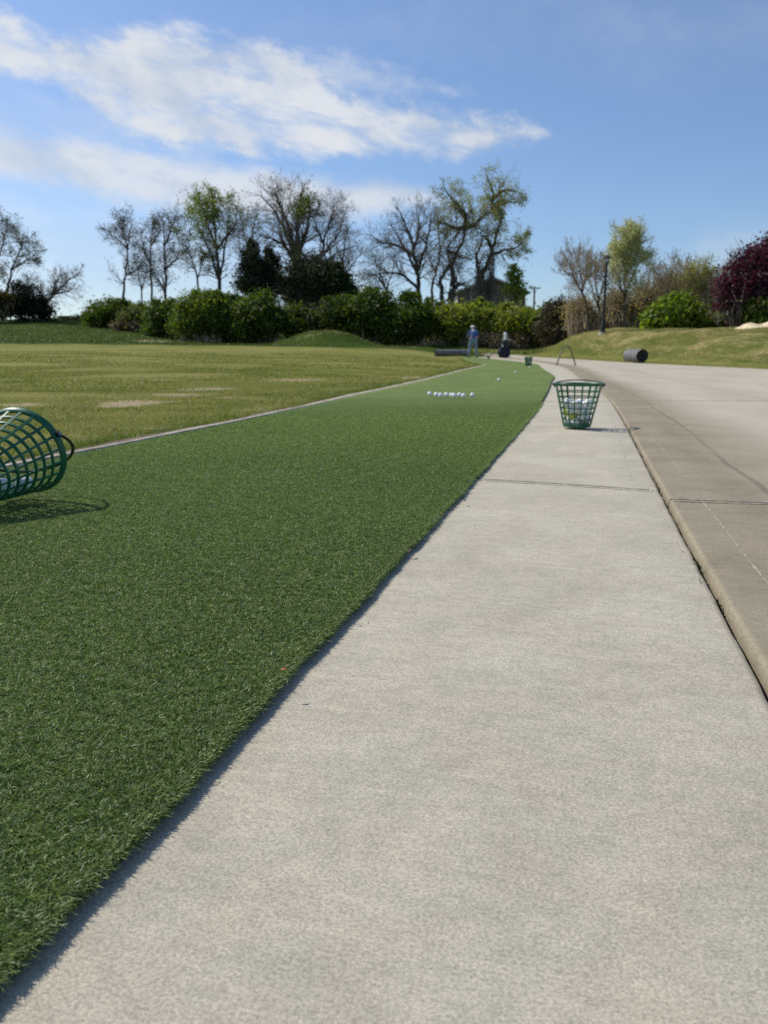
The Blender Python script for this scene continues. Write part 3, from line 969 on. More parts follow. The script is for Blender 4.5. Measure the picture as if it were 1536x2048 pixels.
def field_blades():
    Vs, Fs, Ts, off = [], [], [], 0
    for q, (y0, y1, dens, hg, wd) in enumerate([(1.6, 4.5, 9500, .034, .0040), (4.5, 9, 4200, .036, .0065), (9, 18, 1100, .040, .014), (18, 34, 150, .05, .035)]):
        xa, xb = -0.535 * y1 - .4, float(TL(min(y1, 44)))
        n = int((xb - xa) * (y1 - y0) * dens)
        x = RNG.uniform(xa, xb, n); y = RNG.uniform(y0, y1, n)
        ne = int((y1 - y0) * dens * .16)
        ye = RNG.uniform(y0, y1, ne)
        x = np.concatenate([x, TL(ye) - .11 - RNG.exponential(.06, ne)]); y = np.concatenate([y, ye])
        lim = TL(y) - .052 - .050 * sstep(4.4, 8.5, y) - .05 * np.clip(fnoise(x, y, 3.5, 44) * 2.2 - .6, 0, 1)
        ok = (x < lim) & in_view(x, y, .4)
        x, y, lim = x[ok], y[ok], lim[ok]
        bare = np.zeros(len(x))
        for c, rx, ry, a in BARE:
            bare = np.maximum(bare, a * np.exp(-(((x - c[0]) / rx) ** 2 + ((y - c[1]) / ry) ** 2) ** 1.5))
        ok = RNG.random(len(x)) > bare * 1.15
        x, y, lim = x[ok], y[ok], lim[ok]
        n = len(x)
        clump = np.clip((fnoise(x, y, 2.6, 9) - .25) * 2, 0, 1)
        fringe = np.exp(-(lim - x) / .16)
        hgt = hg * RNG.uniform(.35, 1.0, n) * (.6 + .5 * clump + .35 * fringe * RNG.random(n))
        z = h(x, y) + .008
        V, F, k = ribbon_blades(np.column_stack([x, y, z]), RNG.uniform(0, 6.28, n), np.abs(RNG.normal(.35, .35, n)), hgt, wd * RNG.uniform(.6, 1.3, n), .7, 20 + q, False)
        g = np.clip(.45 + .6 * (clump - .5) - .5 * (fnoise(x, y, .7, 12) - .5) + .45 * fringe + RNG.normal(0, .25, n), 0, 1)
        yel, grn = np.array((.345, .310, .112)), np.array((.128, .188, .030))
        c = yel + (grn - yel) * g[:, None]
        c *= RNG.uniform(.75, 1.2, (n, 1))
        Vs.append(V); Fs.append(F[0] + off); Ts.append(np.repeat(c, k, axis=0)); off += len(V)
    tag(link('field_grass', np_mesh('field_grass', np.concatenate(Vs), [np.concatenate(Fs)], M['blade'], np.concatenate(Ts))), kind='stuff')


field_blades()


def bank_blades():
    n = 230000
    y = RNG.uniform(14, 50, n); x = RNG.uniform(7, 24, n)
    hi = RE(np.clip(y, -5, 55.9))
    ok = (x > hi + .02) & in_view(x, y, 1.0)
    x, y, hi = x[ok], y[ok], hi[ok]
    n = len(x)
    z = h(x, y)
    dist = x - hi
    foot = np.exp(-dist / .7)
    cl = np.clip((fnoise(x, y * .22, 2.3, 5) - .25) * 2, 0, 1)
    dry = np.clip(.78 - .09 * np.maximum(x - 11, 0) + 1.3 * (cl - .5) - .7 * foot + RNG.normal(0, .22, n), 0, 1)
    hgt = RNG.uniform(.03, .08, n) * (.6 + .8 * cl)
    V, F, k = ribbon_blades(np.column_stack([x, y, z - .01]), RNG.uniform(0, 6.28, n), np.abs(RNG.normal(.4, .35, n)), hgt, RNG.uniform(.015, .035, n), .8, 50, False)
    g, d = np.array((.098, .148, .026)), np.array((.43, .345, .165))
    c = (g + (d - g) * dry[:, None]) * RNG.uniform(.75, 1.2, (n, 1))
    tag(link('bank_grass', np_mesh('bank_grass', V, F, M['blade'], np.repeat(c, k, axis=0))), kind='stuff')
    # tufts on the rough hill and the little mound
    n = 60000
    y = RNG.uniform(50, 84, n); x = RNG.uniform(-48, 12, n)
    ok = in_view(x, y, 1.0) & (y > fairway_edge(x) + .5)
    x, y = x[ok], y[ok]; n = len(x)
    hgt = RNG.uniform(.08, .25, n)
    V, F, k = ribbon_blades(np.column_stack([x, y, h(x, y) - .02]), RNG.uniform(0, 6.28, n), np.abs(RNG.normal(.4, .35, n)), hgt, RNG.uniform(.05, .10, n), .8, 51, False)
    m = MOUNDS[0][0]
    dm = 1.3 * np.exp(-((x - m[0]) / 2.6) ** 2 - ((y - m[1]) / 2) ** 2)
    g, d = np.array((.046, .086, .011)), np.array((.30, .24, .095))
    mixv = np.clip(.08 + .35 * dm + RNG.normal(0, .16, n), 0, 1)
    c = (g + (d - g) * mixv[:, None]) * RNG.uniform(.75, 1.2, (n, 1))
    tag(link('hill_grass', np_mesh('hill_grass', V, F, M['blade'], np.repeat(c, k, axis=0))), kind='stuff')


bank_blades()


def seam_weeds():
    """Moss and tiny weeds rooted in the seam."""
    Y = np.concatenate([RNG.normal(2.18, .10, 260), RNG.normal(1.30, .035, 120), RNG.normal(1.12, .03, 60), RNG.uniform(.5, 6, 260), RNG.normal(3.3, .05, 60)])
    n = len(Y)
    X = SE(Y) - .004 + RNG.normal(0, .005, n)
    V, F, k = ribbon_blades(np.column_stack([X, Y, h(X, Y) - .02]), RNG.uniform(0, 6.28, n), np.abs(RNG.normal(.5, .4, n)), RNG.uniform(.010, .036, n), RNG.uniform(.002, .005, n), .8, 71, True)
    c = np.array((.028, .030, .014)) * RNG.uniform(.5, 1.7, (n, 1))
    tag(link('seam_weeds', np_mesh('seam_weeds', V, F, M['blade'], np.repeat(c, k, axis=0))), kind='stuff')


seam_weeds()


def litter():
    """Grit, clipped fibres and crumbs scattered on the concrete by the turf edge."""
    n = 90
    y = RNG.uniform(.4, 4.5, n) ** 1.0
    x = TE(y) + .004 + np.minimum(RNG.exponential(.05, n), .45)
    V, F, k = ribbon_blades(np.column_stack([x, y, h(x, y) + .0008]), RNG.uniform(0, 6.28, n), np.full(n, 1.45), RNG.uniform(.0015, .007, n), RNG.uniform(.0005, .0016, n), .2, 90, True)
    c = np.array((.10, .09, .065)) * RNG.uniform(.4, 1.5, (n, 1))
    tag(link('litter', np_mesh('litter', V, F, M['blade'], np.repeat(c, k, axis=0))), kind='stuff')


litter()


def dead_leaf(label, p, size, mat, rz):
    mb = MB()
    t = np.linspace(-1, 1, 9)
    top = [(a * size, (1 - a * a) * size * .42, .25 * size * math.cos(a * 2.2)) for a in t]
    bot = [(a * size, -(1 - a * a) * size * .42, .25 * size * math.cos(a * 2.2) + .1 * size) for a in t]
    mid = [(a * size, 0, .25 * size * math.cos(a * 2.2) - .08 * size) for a in t]
    V = top + mid + bot
    F = []
    for i in range(8):
        F += [(i, 9 + i, 10 + i, i + 1), (9 + i, 18 + i, 19 + i, 10 + i)]
    mb.add(V, F)
    mb.tube([(size, 0, -.05 * size), (size * 1.5, .1 * size, .05 * size)], .03 * size, 5)
    o = mb.build('dead_leaf', mat)
    o.location = tuple(p); o.rotation_euler = (0.15, -.1, rz)
    return tag(o, label, 'leaf')


p = flat(568, 1339, .024)
dead_leaf('small curled orange dry leaf lying on the edge of the green turf', p, .0042, M['leaf_orange'], .3)
p = flat(819, 1102, .004)
dead_leaf('dark brown crumpled leaf bit on concrete against the turf edge', p, .0085, M['leaf_brown'], 1.0)
p = flat(928, 1001, .004)
dead_leaf('tiny dark leaf crumb on the pale concrete farther along the turf edge', p, .008, M['leaf_brown'], 2.0)

# ------------------------------------------------------------------ baskets and balls
def rot_z(a):
    c, s = math.cos(a), math.sin(a)
    return np.array(((c, -s, 0), (s, c, 0), (0, 0, 1)))


def make_basket(label, R=.122, r=.070, H=.225, group=None, handle='rest', ribs=18, rings=7, rw=.0066):
    """Slotted ball basket in local coordinates, base on z = 0."""
    root = thing('ball_basket', label, 'basket', group=group)
    th = .0032

    def rad(z): return r + (R - r) * z / H
    lat = MB()
    zs0, zs1 = .012, H - .012
    for k in range(ribs):
        a = 2 * math.pi * k / ribs
        w = rw
        V = []
        for z, ww in ((zs0, w * .75), (zs1, w)):
            for dr, s in ((0, -1), (th, -1), (th, 1), (0, 1)):
                rr = rad(z) - th + dr
                V.append((rr * math.cos(a) - s * ww / 2 * math.sin(a), rr * math.sin(a) + s * ww / 2 * math.cos(a), z))
        lat.add(V, [(0, 3, 2, 1), (4, 5, 6, 7), (0, 1, 5, 4), (1, 2, 6, 5), (2, 3, 7, 6), (3, 0, 4, 7)])
    for i in range(1, rings):
        z = zs0 + (zs1 - zs0) * i / rings
        hw = .0026
        lat.lathe([(rad(z - hw) - th - .0006, z - hw), (rad(z - hw) + .0006, z - hw), (rad(z + hw) + .0006, z + hw), (rad(z + hw) - th - .0006, z + hw)], 66, close=True)
    lat.build('lattice', M['basket'], root)
    rim = MB()
    rim.lathe([(R - .0075, H - .012), (R - .003, H - .0125), (R + .0003, H - .010), (R + .0028, H - .003), (R + .0032, H + .0005), (R + .002, H + .002), (R - .002, H + .0018), (R - .0048, H - .002)], 66, close=True)
    for s in (-1, 1):
        rim.box((s * (R + .0005), 0, H - .010), (.007, .022, .020))
    rim.build('rim', M['basket'], root)
    bs = MB()
    bs.lathe([(.0, .004), (r - .006, .004), (r - .003, .015), (r + .0035, .015), (r + .0015, .0), (.0, .0)], 44)
    bs.build('base', M['basket'], root)
    hd = MB()
    Rh = R + .0055
    if handle == 'rest':
        tilt = math.radians(9)
        e2 = np.array((0, math.cos(tilt), math.sin(tilt)))
    else:
        e2 = np.array(handle)
    pts = [np.array((0, 0, H - .006)) + Rh * (math.cos(t) * np.array((1.0, 0, 0)) + 1.02 * math.sin(t) * e2) for t in np.linspace(0, math.pi, 33)]
    hd.tube(pts, .0042, 8, flat=.75)
    hd.build('handle', M['black'], root)
    for s in (-1, 1):
        pv = MB()
        pv.tube([(s * (R + .004), 0, H - .006), (s * (R + .0105), 0, H - .006)], .0075, 12)
        pob = pv.build('pivot', M['black'], root)
        rv = MB()
        rv.tube([(s * (R + .0102), 0, H - .006), (s * (R + .0122), 0, H - .006)], .004, 10)
        rv.build('rivet', M['rivet'], pob)
    return root


BALL_R = .02135
ball_me = None


def ball_mesh(mat, name):
    mb = MB().ball((0, 0, 0), BALL_R, 24, 16)
    o = mb.build(name, mat)
    me = o.data
    bpy.data.objects.remove(o)
    me.polygons.foreach_set('use_smooth', np.ones(len(me.polygons), dtype=bool))
    return me


BALL_W = ball_mesh(M['ball'], 'golf_ball')
BALL_Y = ball_mesh(M['ball_y'], 'golf_ball')


def put_ball(p, label, group=None, yellow=False):
    o = link('golf_ball', BALL_Y if yellow else BALL_W)
    o.location = tuple(float(v) for v in p)
    o.rotation_euler = (random.uniform(0, 6), random.uniform(0, 6), random.uniform(0, 6))
    return tag(o, label, 'golf ball', group)


def pack_balls(n, r, R, H, seed):
    """Drop balls one by one into the cone and let them settle."""
    rg = np.random.default_rng(seed)
    pts = []
    sl = (R - r) / H
    for k in range(n):
        best = None
        for _ in range(60):
            a = rg.uniform(0, 6.283); q = math.sqrt(rg.random()) * (R - BALL_R)
            x, y = q * math.cos(a), q * math.sin(a)
            z = BALL_R + .005
            # height forced by the wall
            zw = ((q + BALL_R * 1.05 + .003) - r) / sl
            z = max(z, zw)
            for p in pts:
                d2 = (p[0] - x) ** 2 + (p[1] - y) ** 2
                if d2 < (2 * BALL_R) ** 2:
                    z = max(z, p[2] + math.sqrt((2 * BALL_R) ** 2 - d2))
            if best is None or z < best[2]:
                best = (x, y, z)
        pts.append(best)
    return pts


# the near standing basket
b0 = flat(1153.5, 853.5)
basket = make_basket('green slotted ball basket standing upright on the concrete strip with balls inside')
basket.location = tuple(b0 + np.array((0, 0, .0005)))
basket.rotation_euler = (0, 0, math.radians(-14))
Rz = rot_z(math.radians(-14))
for i, q in enumerate(pack_balls(22, .070 - .004, .122 - .004, .225, 3)):
    yellow = i in (5, 9, 14)
    put_ball(b0 + Rz @ np.array(q) + (0, 0, .0005), 'yellow golf ball among the white ones in the upright basket on the concrete' if yellow
             else 'white golf ball heaped with others inside the upright basket on the concrete strip',
             'yellow balls in the upright basket' if yellow else 'balls in the upright basket', yellow)

# the tipped basket at the left
tipped = make_basket('green slotted ball basket tipped on its side on the turf at the left', R=.106, r=.060, H=.205,
                     handle=(0.0, 0.62, 0.78), ribs=20)
cone = math.atan2(.106 - .060, .205)
ground_z = .023
# local z axis points away from the camera and a little up; it lies on its side wall
axis = np.array((.17, 1.0, 0)); axis /= np.linalg.norm(axis)
axis = axis * math.cos(cone) + np.array((0, 0, math.sin(cone)))
side0 = np.cross(axis, (0, 0, 1)); side0 /= np.linalg.norm(side0)
up0 = np.cross(side0, axis)
roll = math.radians(24)
ex = side0 * math.cos(roll) + up0 * math.sin(roll)
ey = np.cross(axis, ex)
Mx = Matrix(((ex[0], ey[0], axis[0], 0), (ex[1], ey[1], axis[1], 0), (ex[2], ey[2], axis[2], 0), (0, 0, 0, 1)))
rimc = P(50, 904, 1.87)
rimc[2] = ground_z + .106 * math.cos(cone) + .002
bl = rimc - axis * .205
Mx.translation = Vector(bl)
tipped.matrix_world = Mx
for lab, al, ac in (('white golf ball lying deepest inside the tipped basket at the left', .112, -.012), ('white golf ball nearest the open rim inside the tipped basket', .148, .020)):
    c = bl + axis * al
    rr = .060 + (.106 - .060) * al / .205 - .004 - BALL_R
    ph = ac / rr
    put_ball(c + rr * (-up0 * math.cos(ph) + side0 * math.sin(ph)), lab)

# the row of balls on the turf
ROW = [(859.6, 792.6, 'leftmost white golf ball at the end of the row on the turf'),
       (872.5, 794.3, 'second white golf ball from the left in the row on the turf'),
       (881.2, 795.6, 'third white golf ball from the left in the row, touching its left neighbour'),
       (892.7, 794.6, 'fourth white golf ball from the left in the row, standing clear'),
       (903.6, 795.2, 'rear golf ball of the overlapping pair in the middle of the row'),
       (908.0, 796.3, 'front golf ball of the overlapping pair in the middle of the row'),
       (918.9, 795.0, 'rear golf ball of the pair right of the middle of the row'),
       (927.2, 796.7, 'front golf ball of the pair right of the middle of the row'),
       (945.0, 795.4, 'single golf ball set apart at the right end of the row')]
for px, py, lab in ROW:
    q = flat(px, py, .022)
    put_ball(q + np.array((0, BALL_R * .3, BALL_R + .0005)), lab)


def on_turf(px, D, dz=.0165):
    x = P(px, 720, D)[0]
    return np.array((x, D, hz(x, D) + dz))


for px, D, dz, lab in ((998.5, 11.5, .0165, 'lone white golf ball on the turf behind the row of balls'),
                       (1031.6, 15.5, .0165, 'lone white golf ball on the turf between the row and the far basket'),
                       (1060.5, 20.0, .0165, 'lone white golf ball on the turf just in front of the far basket'),
                       (900.6, 33.0, .03, 'white golf ball lying in the field in front of the long rubber roll'),
                       (706, 24.0, .03, 'white golf ball lying far out on the mown field')):
    put_ball(on_turf(px, D, dz) + (0, 0, BALL_R), lab)

# far baskets
far = make_basket('green ball basket standing on the far turf by its right edge', R=.118, r=.082, H=.25, ribs=30, rings=8, rw=.014)
fp = on_turf(1057, 22.6)
far.location = tuple(fp)
for q in pack_balls(16, .075, .112, .25, 5):
    put_ball(fp + np.array(q), 'white golf ball inside the far basket at the turf edge', 'balls in the far basket')
small = make_basket('small green basket of balls on the turf between the golfer and the golf bag', R=.085, r=.06, H=.14, ribs=24, rings=6, rw=.011)
sp = on_turf(977, 37.5)
small.location = tuple(sp)
for q in pack_balls(14, .055, .080, .14, 6):
    put_ball(sp + np.array(q) + (0, 0, .01), 'white golf ball heaped in the small basket between golfer and bag', 'balls in the small basket by the golfer')

# ------------------------------------------------------------------ rolls of turf, bag stand, lamp, poles
def make_roll(label, a, b, r, spiral_end=1):
    """A rolled-up mat lying on the ground from point a to b (axis)."""
    a, b = np.asarray(a, float), np.asarray(b, float)
    root = thing('turf_roll', label, 'turf roll', (a + b) / 2 - (0, 0, r))
    ax = (b - a) / np.linalg.norm(b - a)
    s = np.cross(ax, (0, 0, 1)); s /= np.linalg.norm(s)
    u = np.cross(s, ax)
    L = np.linalg.norm(b - a)
    mb = MB()
    n = 40
    V, F = [], []
    st = np.linspace(0, L, 15)
    for i, t in enumerate(st):
        for k in range(n):
            an = 2 * math.pi * k / n
            rr = r * (1 + .020 * math.sin(3 * an + t * 2) + .012 * math.sin(t * 9 + an * 2)) * (1 - .05 * max(0, -math.sin(an)))
            V.append(a + ax * t + rr * (math.cos(an) * s + math.sin(an) * u))
    for i in range(len(st) - 1):
        for k in range(n):
            k2 = (k + 1) % n
            F.append((i * n + k, i * n + k2, (i + 1) * n + k2, (i + 1) * n + k))
    mb.add(V, F)
    lip = [a + ax * t + (r * 1.02) * (math.cos(1.9) * s + math.sin(1.9) * u) for t in st]
    mb.tube(lip, .012, 6)
    mb.build('rolled_mat', M['rubber'], root, origin=root.location)
    for end, sg in ((a, -1), (b, 1)):
        e = MB()
        # spiral layers seen on the end, with the hollow core
        pts = []
        for t in np.linspace(0, 5.0 * 2 * math.pi, 150):
            q = r * (.16 + .80 * t / (5.0 * 2 * math.pi))
            pts.append(end - ax * sg * .012 + q * (math.cos(t) * s + math.sin(t) * u))
        e.tube(pts, r * .062, 6)
        V = [end - ax * sg * .03 + r * .97 * (math.cos(x) * s + math.sin(x) * u) for x in np.linspace(0, 6.283, 40, endpoint=False)]
        V2 = [end - ax * sg * .03 + r * .15 * (math.cos(x) * s + math.sin(x) * u) for x in np.linspace(0, 6.283, 40, endpoint=False)]
        e.add(V + V2, [(k, (k + 1) % 40, 40 + (k + 1) % 40, 40 + k) for k in range(40)])
        e.build('roll_end', M['rubber_end'], root, origin=root.location)
    return root


rr = .235
q = P(1284, 724, 28.3)
e1 = np.array((q[0], 28.3, hz(q[0], 28.3) + .02 + rr))
q = P(1257, 724, 29.3)
e0 = np.array((q[0], 29.3, hz(q[0], 29.3) + .02 + rr))
make_roll('thick grey rolled-up mat at the foot of the grass bank on the right', e0, e1, rr)
rr = .185
q0 = P(871, 710, 43); q1 = P(938, 709.5, 43.6)
e0 = np.array((q0[0], 43.0, hz(q0[0], 43) + rr)); e1 = np.array((q1[0], 43.6, hz(q0[0], 43) + rr + .01))
make_roll('long thin grey rolled-up mat lying in the grass behind the golfer', e0, e1, rr)

# bag stand: bent tube frame
q0, q1 = on_turf(1113.5, 24.0, .018), on_turf(1151.5, 23.6, .018)
top0 = P(1126, 693.5, 24.2); top1 = P(1139.5, 693.5, 24.0)
st = MB()
c0, c1 = top0, top1
st.tube([q0, q0 + (c0 - q0) * .93, c0 + (c0 - q0) * .0 + np.array((.035, 0, .0)) * .4 + (0, 0, -.012), c0 + (.04, 0, .006), (c0 + c1) / 2 + (0, 0, .006), c1 + (-.04, 0, .006), c1 + np.array((-.014, 0, -.012)), q1 + (c1 - q1) * .93, q1], .019, 10)
root = thing('bag_stand', 'dark A-shaped bent tube frame standing on the pavement behind the basket', 'bag stand', (q0 + q1) / 2)
st.build('bent_tube', M['frame_metal'], root, origin=root.location)
for q in (q0, q1):
    MB().lathe([(.0, 0), (.030, 0), (.030, .02), (.022, .03), (.0, .03)], 12, q).build('foot', M['black'], root, origin=root.location)


def lamp_post():
    base = P(1205, 666, 41.5)
    base[2] = hz(base[0], 41.5) - .02
    root = thing('lamp_post', 'black lamp post with a round lantern standing on the grass bank', 'lamp post', base)
    root.rotation_euler = (0, math.radians(0.4), 0)
    Hh = P(1218, 510, 41.5)[2] - base[2]
    MB().lathe([(.0, -.1), (.21, -.1), (.21, .05), (.19, .08), (.0, .08)], 24).build('footing', M['strip'], root)
    MB().lathe([(.0, .07), (.155, .07), (.155, .14), (.125, .17), (.125, .42), (.10, .47), (.085, .80), (.07, .86), (.0, .86)], 20).build('pedestal', M['lamp_metal'], root)
    MB().lathe([(.0, .85), (.064, .85), (.055, Hh - .52), (.075, Hh - .50), (.075, Hh - .47), (.05, Hh - .45), (.0, Hh - .45)], 18).build('shaft', M['lamp_metal'], root)
    lan = MB()
    lan.lathe([(.0, Hh - .46), (.05, Hh - .46), (.115, Hh - .39), (.10, Hh - .37), (.0, Hh - .37)], 20)
    for k in range(6):
        a = k * math.pi / 3
        lan.tube([(.105 * math.cos(a), .105 * math.sin(a), Hh - .38), (.135 * math.cos(a), .135 * math.sin(a), Hh - .15)], .009, 6)
    lan.lathe([(.0, Hh - .155), (.235, Hh - .155), (.23, Hh - .13), (.13, Hh - .06), (.05, Hh - .03), (.025, Hh - .02), (.03, Hh), (.012, Hh + .03), (.0, Hh + .05)], 24)
    lo = lan.build('lantern', M['lamp_metal'], root)
    m, nt = mat_new('frosted_glass')
    bsdf = nt.add('ShaderNodeBsdfPrincipled', {'Base Color': (.8, .82, .84, 1), 'Roughness': .25, 'Transmission Weight': .75, 'IOR': 1.2})
    nt.add('ShaderNodeOutputMaterial', {0: bsdf.outputs[0]})
    MB().lathe([(.0, Hh - .368), (.088, Hh - .368), (.118, Hh - .16), (.0, Hh - .16)], 20).build('glass', m, lo)


lamp_post()


def utility_pole(label, px, top_py, D, arm, can=None, arm_off=.35):
    x = P(px, 700, D)[0]
    z0 = hz(x, D)
    zt = P(px, top_py, D)[2]
    root = thing('utility_pole', label, 'utility pole', (x, D, z0))
    MB().tube([(0, 0, -.2), (0, 0, zt - z0)], [.17, .12], 10).build('pole', M['pole_wood'], root)
    za = zt - z0 - arm_off
    MB().box((0, -.13, za), (arm * 2, .10, .12)).build('crossarm', M['pole_wood'], root)
    for t in (-.92, -.5, .5, .92):
        MB().lathe([(.0, 0), (.03, 0), (.05, .06), (.03, .12), (.04, .15), (.0, .17)], 10, (arm * t, -.13, za + .06)).build('insulator', M['trim'], root)
    for s in (-1, 1):
        MB().tube([(s * arm * .45, -.13, za - .05), (0, -.1, za - .75)], .025, 6).build('brace', M['pole_wood'], root)
    if can is not None:
        zc = P(px, can, D)[2] - z0
        MB().lathe([(.0, -.42), (.20, -.42), (.23, -.36), (.23, .32), (.20, .40), (.08, .44), (.07, .55), (.0, .56)], 18, (-.05, -.40, zc)).build('transformer', M['can'], root)
    return root


utility_pole('thin wooden utility pole with one crossarm, beside the dark house', 1064.5, 573, 112, .82, arm_off=.25)
utility_pole('wooden utility pole with pale transformer can, partly behind the purple tree', 1434, 530, 76, 1.15, can=563, arm_off=.28)


def house():
    D = 86.0
    x0, x1 = P(915, 600, D)[0], P(1051, 600, D)[0]
    ze = P(1000, 585, D)[2]
    zp = P(985, 558, D)[2]
    xm = P(986, 558, D)[0]
    L = 13.0
    z0 = hz((x0 + x1) / 2, D) - .3
    root = thing('house', 'dark gable-ended house half hidden behind the trees and bushes', 'house', ((x0 + x1) / 2, D, z0))
    og = root.location
    w = MB()
    V = [(x0, D, z0), (x1, D, z0), (x1, D, ze), (xm, D, zp), (x0, D, ze), (x0, D + L, z0), (x1, D + L, z0), (x1, D + L, ze), (xm, D + L, zp), (x0, D + L, ze)]
    w.add(V, [(0, 1, 2, 3, 4), (5, 9, 8, 7, 6), (1, 6, 7, 2)])
    w.build('wall', M['wall'], root, False, og)
    w2 = MB().add([V[0], V[5], V[9], V[4]], [(0, 3, 2, 1)])
    w2.build('side_wall', M['wall_lit'], root, False, og)
    r = MB()
    ov = .45
    for xa, sgn in ((x0, -1), (x1, 1)):
        sl = (zp - ze) / abs(xm - xa)
        xe = xa + sgn * ov
        zee = ze - sl * ov
        A = [(xm, D - ov, zp + .05), (xe, D - ov, zee + .05), (xe, D + L + ov, zee + .05), (xm, D + L + ov, zp + .05)]
        B = [(a, b, c + .16) for a, b, c in A]
        r.add(A + B, [(0, 1, 2, 3), (4, 7, 6, 5), (0, 4, 5, 1), (1, 5, 6, 2), (2, 6, 7, 3), (3, 7, 4, 0)])
    ro = r.build('roof', M['roof'], root, False, og)
    MB().tube([(xm - 1.0, D + 6, zp - .4), (xm - 1.0, D + 6, zp + .5)], .1, 8).build('vent_pipe', M['roof'], ro, origin=og)
    for xa, sgn in ((x0, -1), (x1, 1)):
        sl = (zp - ze) / abs(xm - xa)
        xe = xa + sgn * ov
        MB().add([(xm, D - ov - .03, zp + .0), (xe, D - ov - .03, ze - sl * ov + .0), (xe, D - ov - .03, ze - sl * ov + .22), (xm, D - ov - .03, zp + .22)], [(0, 1, 2, 3)]).build('barge_board', M['trim'], ro, False, og)
    for xc, zc in ((x0 + 2.0, z0 + 5.2), (x0 + 5.6, z0 + 5.2), (x0 + 2.0, z0 + 2.2), (x0 + 5.6, z0 + 2.2)):
        f = MB().box((xc, D - .02, zc), (1.15, .10, 1.45)).build('window', M['trim'], root, False, og)
        MB().box((xc, D - .06, zc), (.95, .06, 1.25)).build('pane', M['pane'], f, False, og)
    for k in range(3):
        yc = D + 2.5 + k * 3.8
        f = MB().box((x0 - .02, yc, z0 + 5.2), (.10, 1.1, 1.4)).build('window', M['trim'], root, False, og)
        MB().box((x0 - .06, yc, z0 + 5.2), (.06, .9, 1.2)).build('pane', M['pane'], f, False, og)


house()

# ------------------------------------------------------------------ heap of chips on the bank
def heap():
    c = P(1520, 660, 30.6)
    c[2] = hz(c[0], 30.6) + .03
    n = 40
    xs = np.linspace(-1.1, 1.5, n); ys = np.linspace(-.8, .8, 24)
    X, Y = np.meshgrid(xs, ys, indexing='ij')
    Z = .22 * np.exp(-((X + .42) / .36) ** 2 - (Y / .45) ** 2) + .27 * np.exp(-((X - .42) / .42) ** 2 - (Y / .5) ** 2) + .24 * np.exp(-((X - 1.1) / .35) ** 2 - (Y / .4) ** 2)
    Z += .012 * np.sin(X * 23 + Y * 9) * np.sin(Y * 27 + X * 6) - .03
    V = np.stack([X + c[0], Y + c[1], Z + h(X + c[0], Y + c[1])], -1).reshape(-1, 3) - c
    i = np.arange(n * 24).reshape(n, 24)
    F = np.stack([i[:-1, :-1], i[1:, :-1], i[1:, 1:], i[:-1, 1:]], -1).reshape(-1, 4)
    o = link('sand_heap', np_mesh('sand_heap', V, [F], M['sand'], smooth=True))
    o.location = tuple(c)
    tag(o, 'low cream coloured heap on top of the bank at the right edge', 'heap')


heap()


# ------------------------------------------------------------------ vegetation
def tubes_np(P0, P1, R0, R1, sides):
    P0, P1 = np.asarray(P0), np.asarray(P1)
    R0, R1 = np.asarray(R0), np.asarray(R1)
    d = P1 - P0
    d /= np.linalg.norm(d, axis=1, keepdims=True) + 1e-9
    ref = np.where(np.abs(d[:, 2:3]) < .9, np.array([[0, 0, 1.0]]), np.array([[1.0, 0, 0]]))
    a = np.cross(d, ref); a /= np.linalg.norm(a, axis=1, keepdims=True) + 1e-9
    b = np.cross(a, d)
    ang = np.linspace(0, 2 * np.pi, sides, endpoint=False)
    cs = np.cos(ang)[None, :, None] * a[:, None] + np.sin(ang)[None, :, None] * b[:, None]
    A = P0[:, None] + cs * R0[:, None, None]
    B = P1[:, None] + cs * R1[:, None, None]
    n = len(P0)
    V = np.concatenate([A, B], 1).reshape(-1, 3)
    base = (np.arange(n) * 2 * sides)[:, None]
    k = np.arange(sides)[None]; k2 = (k + 1) % sides
    F = np.stack([base + k, base + k2, base + sides + k2, base + sides + k], -1).reshape(-1, 4)
    return V, F


def leaf_quads(C, size, rg, nrm=None, droop=0.0):
    """Two-triangle leaves (folded diamonds) at points C."""
    n = len(C)
    a = rg.normal(size=(n, 3))
    if nrm is not None:
        a = a * .8 + nrm * .9
    a /= np.linalg.norm(a, axis=1, keepdims=True)
    t = rg.normal(size=(n, 3)); t[:, 2] -= droop
    t -= (t * a).sum(1, keepdims=True) * a
    t /= np.linalg.norm(t, axis=1, keepdims=True) + 1e-9
    b = np.cross(a, t)
    s = size * rg.uniform(.6, 1.35, n)
    L, W = (s * .62)[:, None], (s * .36)[:, None]
    V = np.stack([C - t * L, C + b * W + a * W * .3, C + t * L, C - b * W + a * W * .3], 1).reshape(-1, 3)
    i = np.arange(n) * 4
    return V, np.stack([i, i + 1, i + 2, i + 3], 1)


def grow(segs, tips, p, d, L, r, lvl, q, rg):
    n = max(2, int(q['n'][min(lvl, len(q['n']) - 1)]))
    step = L / n
    for i in range(n):
        d = d + rg.normal(0, q['wig'], 3) + np.array((0, 0, q['up']))
        d /= np.linalg.norm(d)
        p2 = p + d * step
        ra, rb = r * (1 - .8 * i / n), r * (1 - .8 * (i + 1) / n)
        segs.append((p, p2, max(ra, q['rmin']), max(rb, q['rmin']), lvl))
        p = p2
        if lvl < q['max']:
            k = rg.poisson(q['kids'][min(lvl, len(q['kids']) - 1)])
            for _ in range(k):
                ax = rg.normal(size=3); ax -= ax.dot(d) * d; ax /= np.linalg.norm(ax) + 1e-9
                an = rg.uniform(*q['ang'])
                nd = d * math.cos(an) + ax * math.sin(an)
                grow(segs, tips, p, nd, L * rg.uniform(*q['ratio']) * (1 - .35 * i / n), max(rb * .75, q['rmin']), lvl + 1, q, rg)
        if lvl >= q['max'] - 1:
            tips.append((p, d))


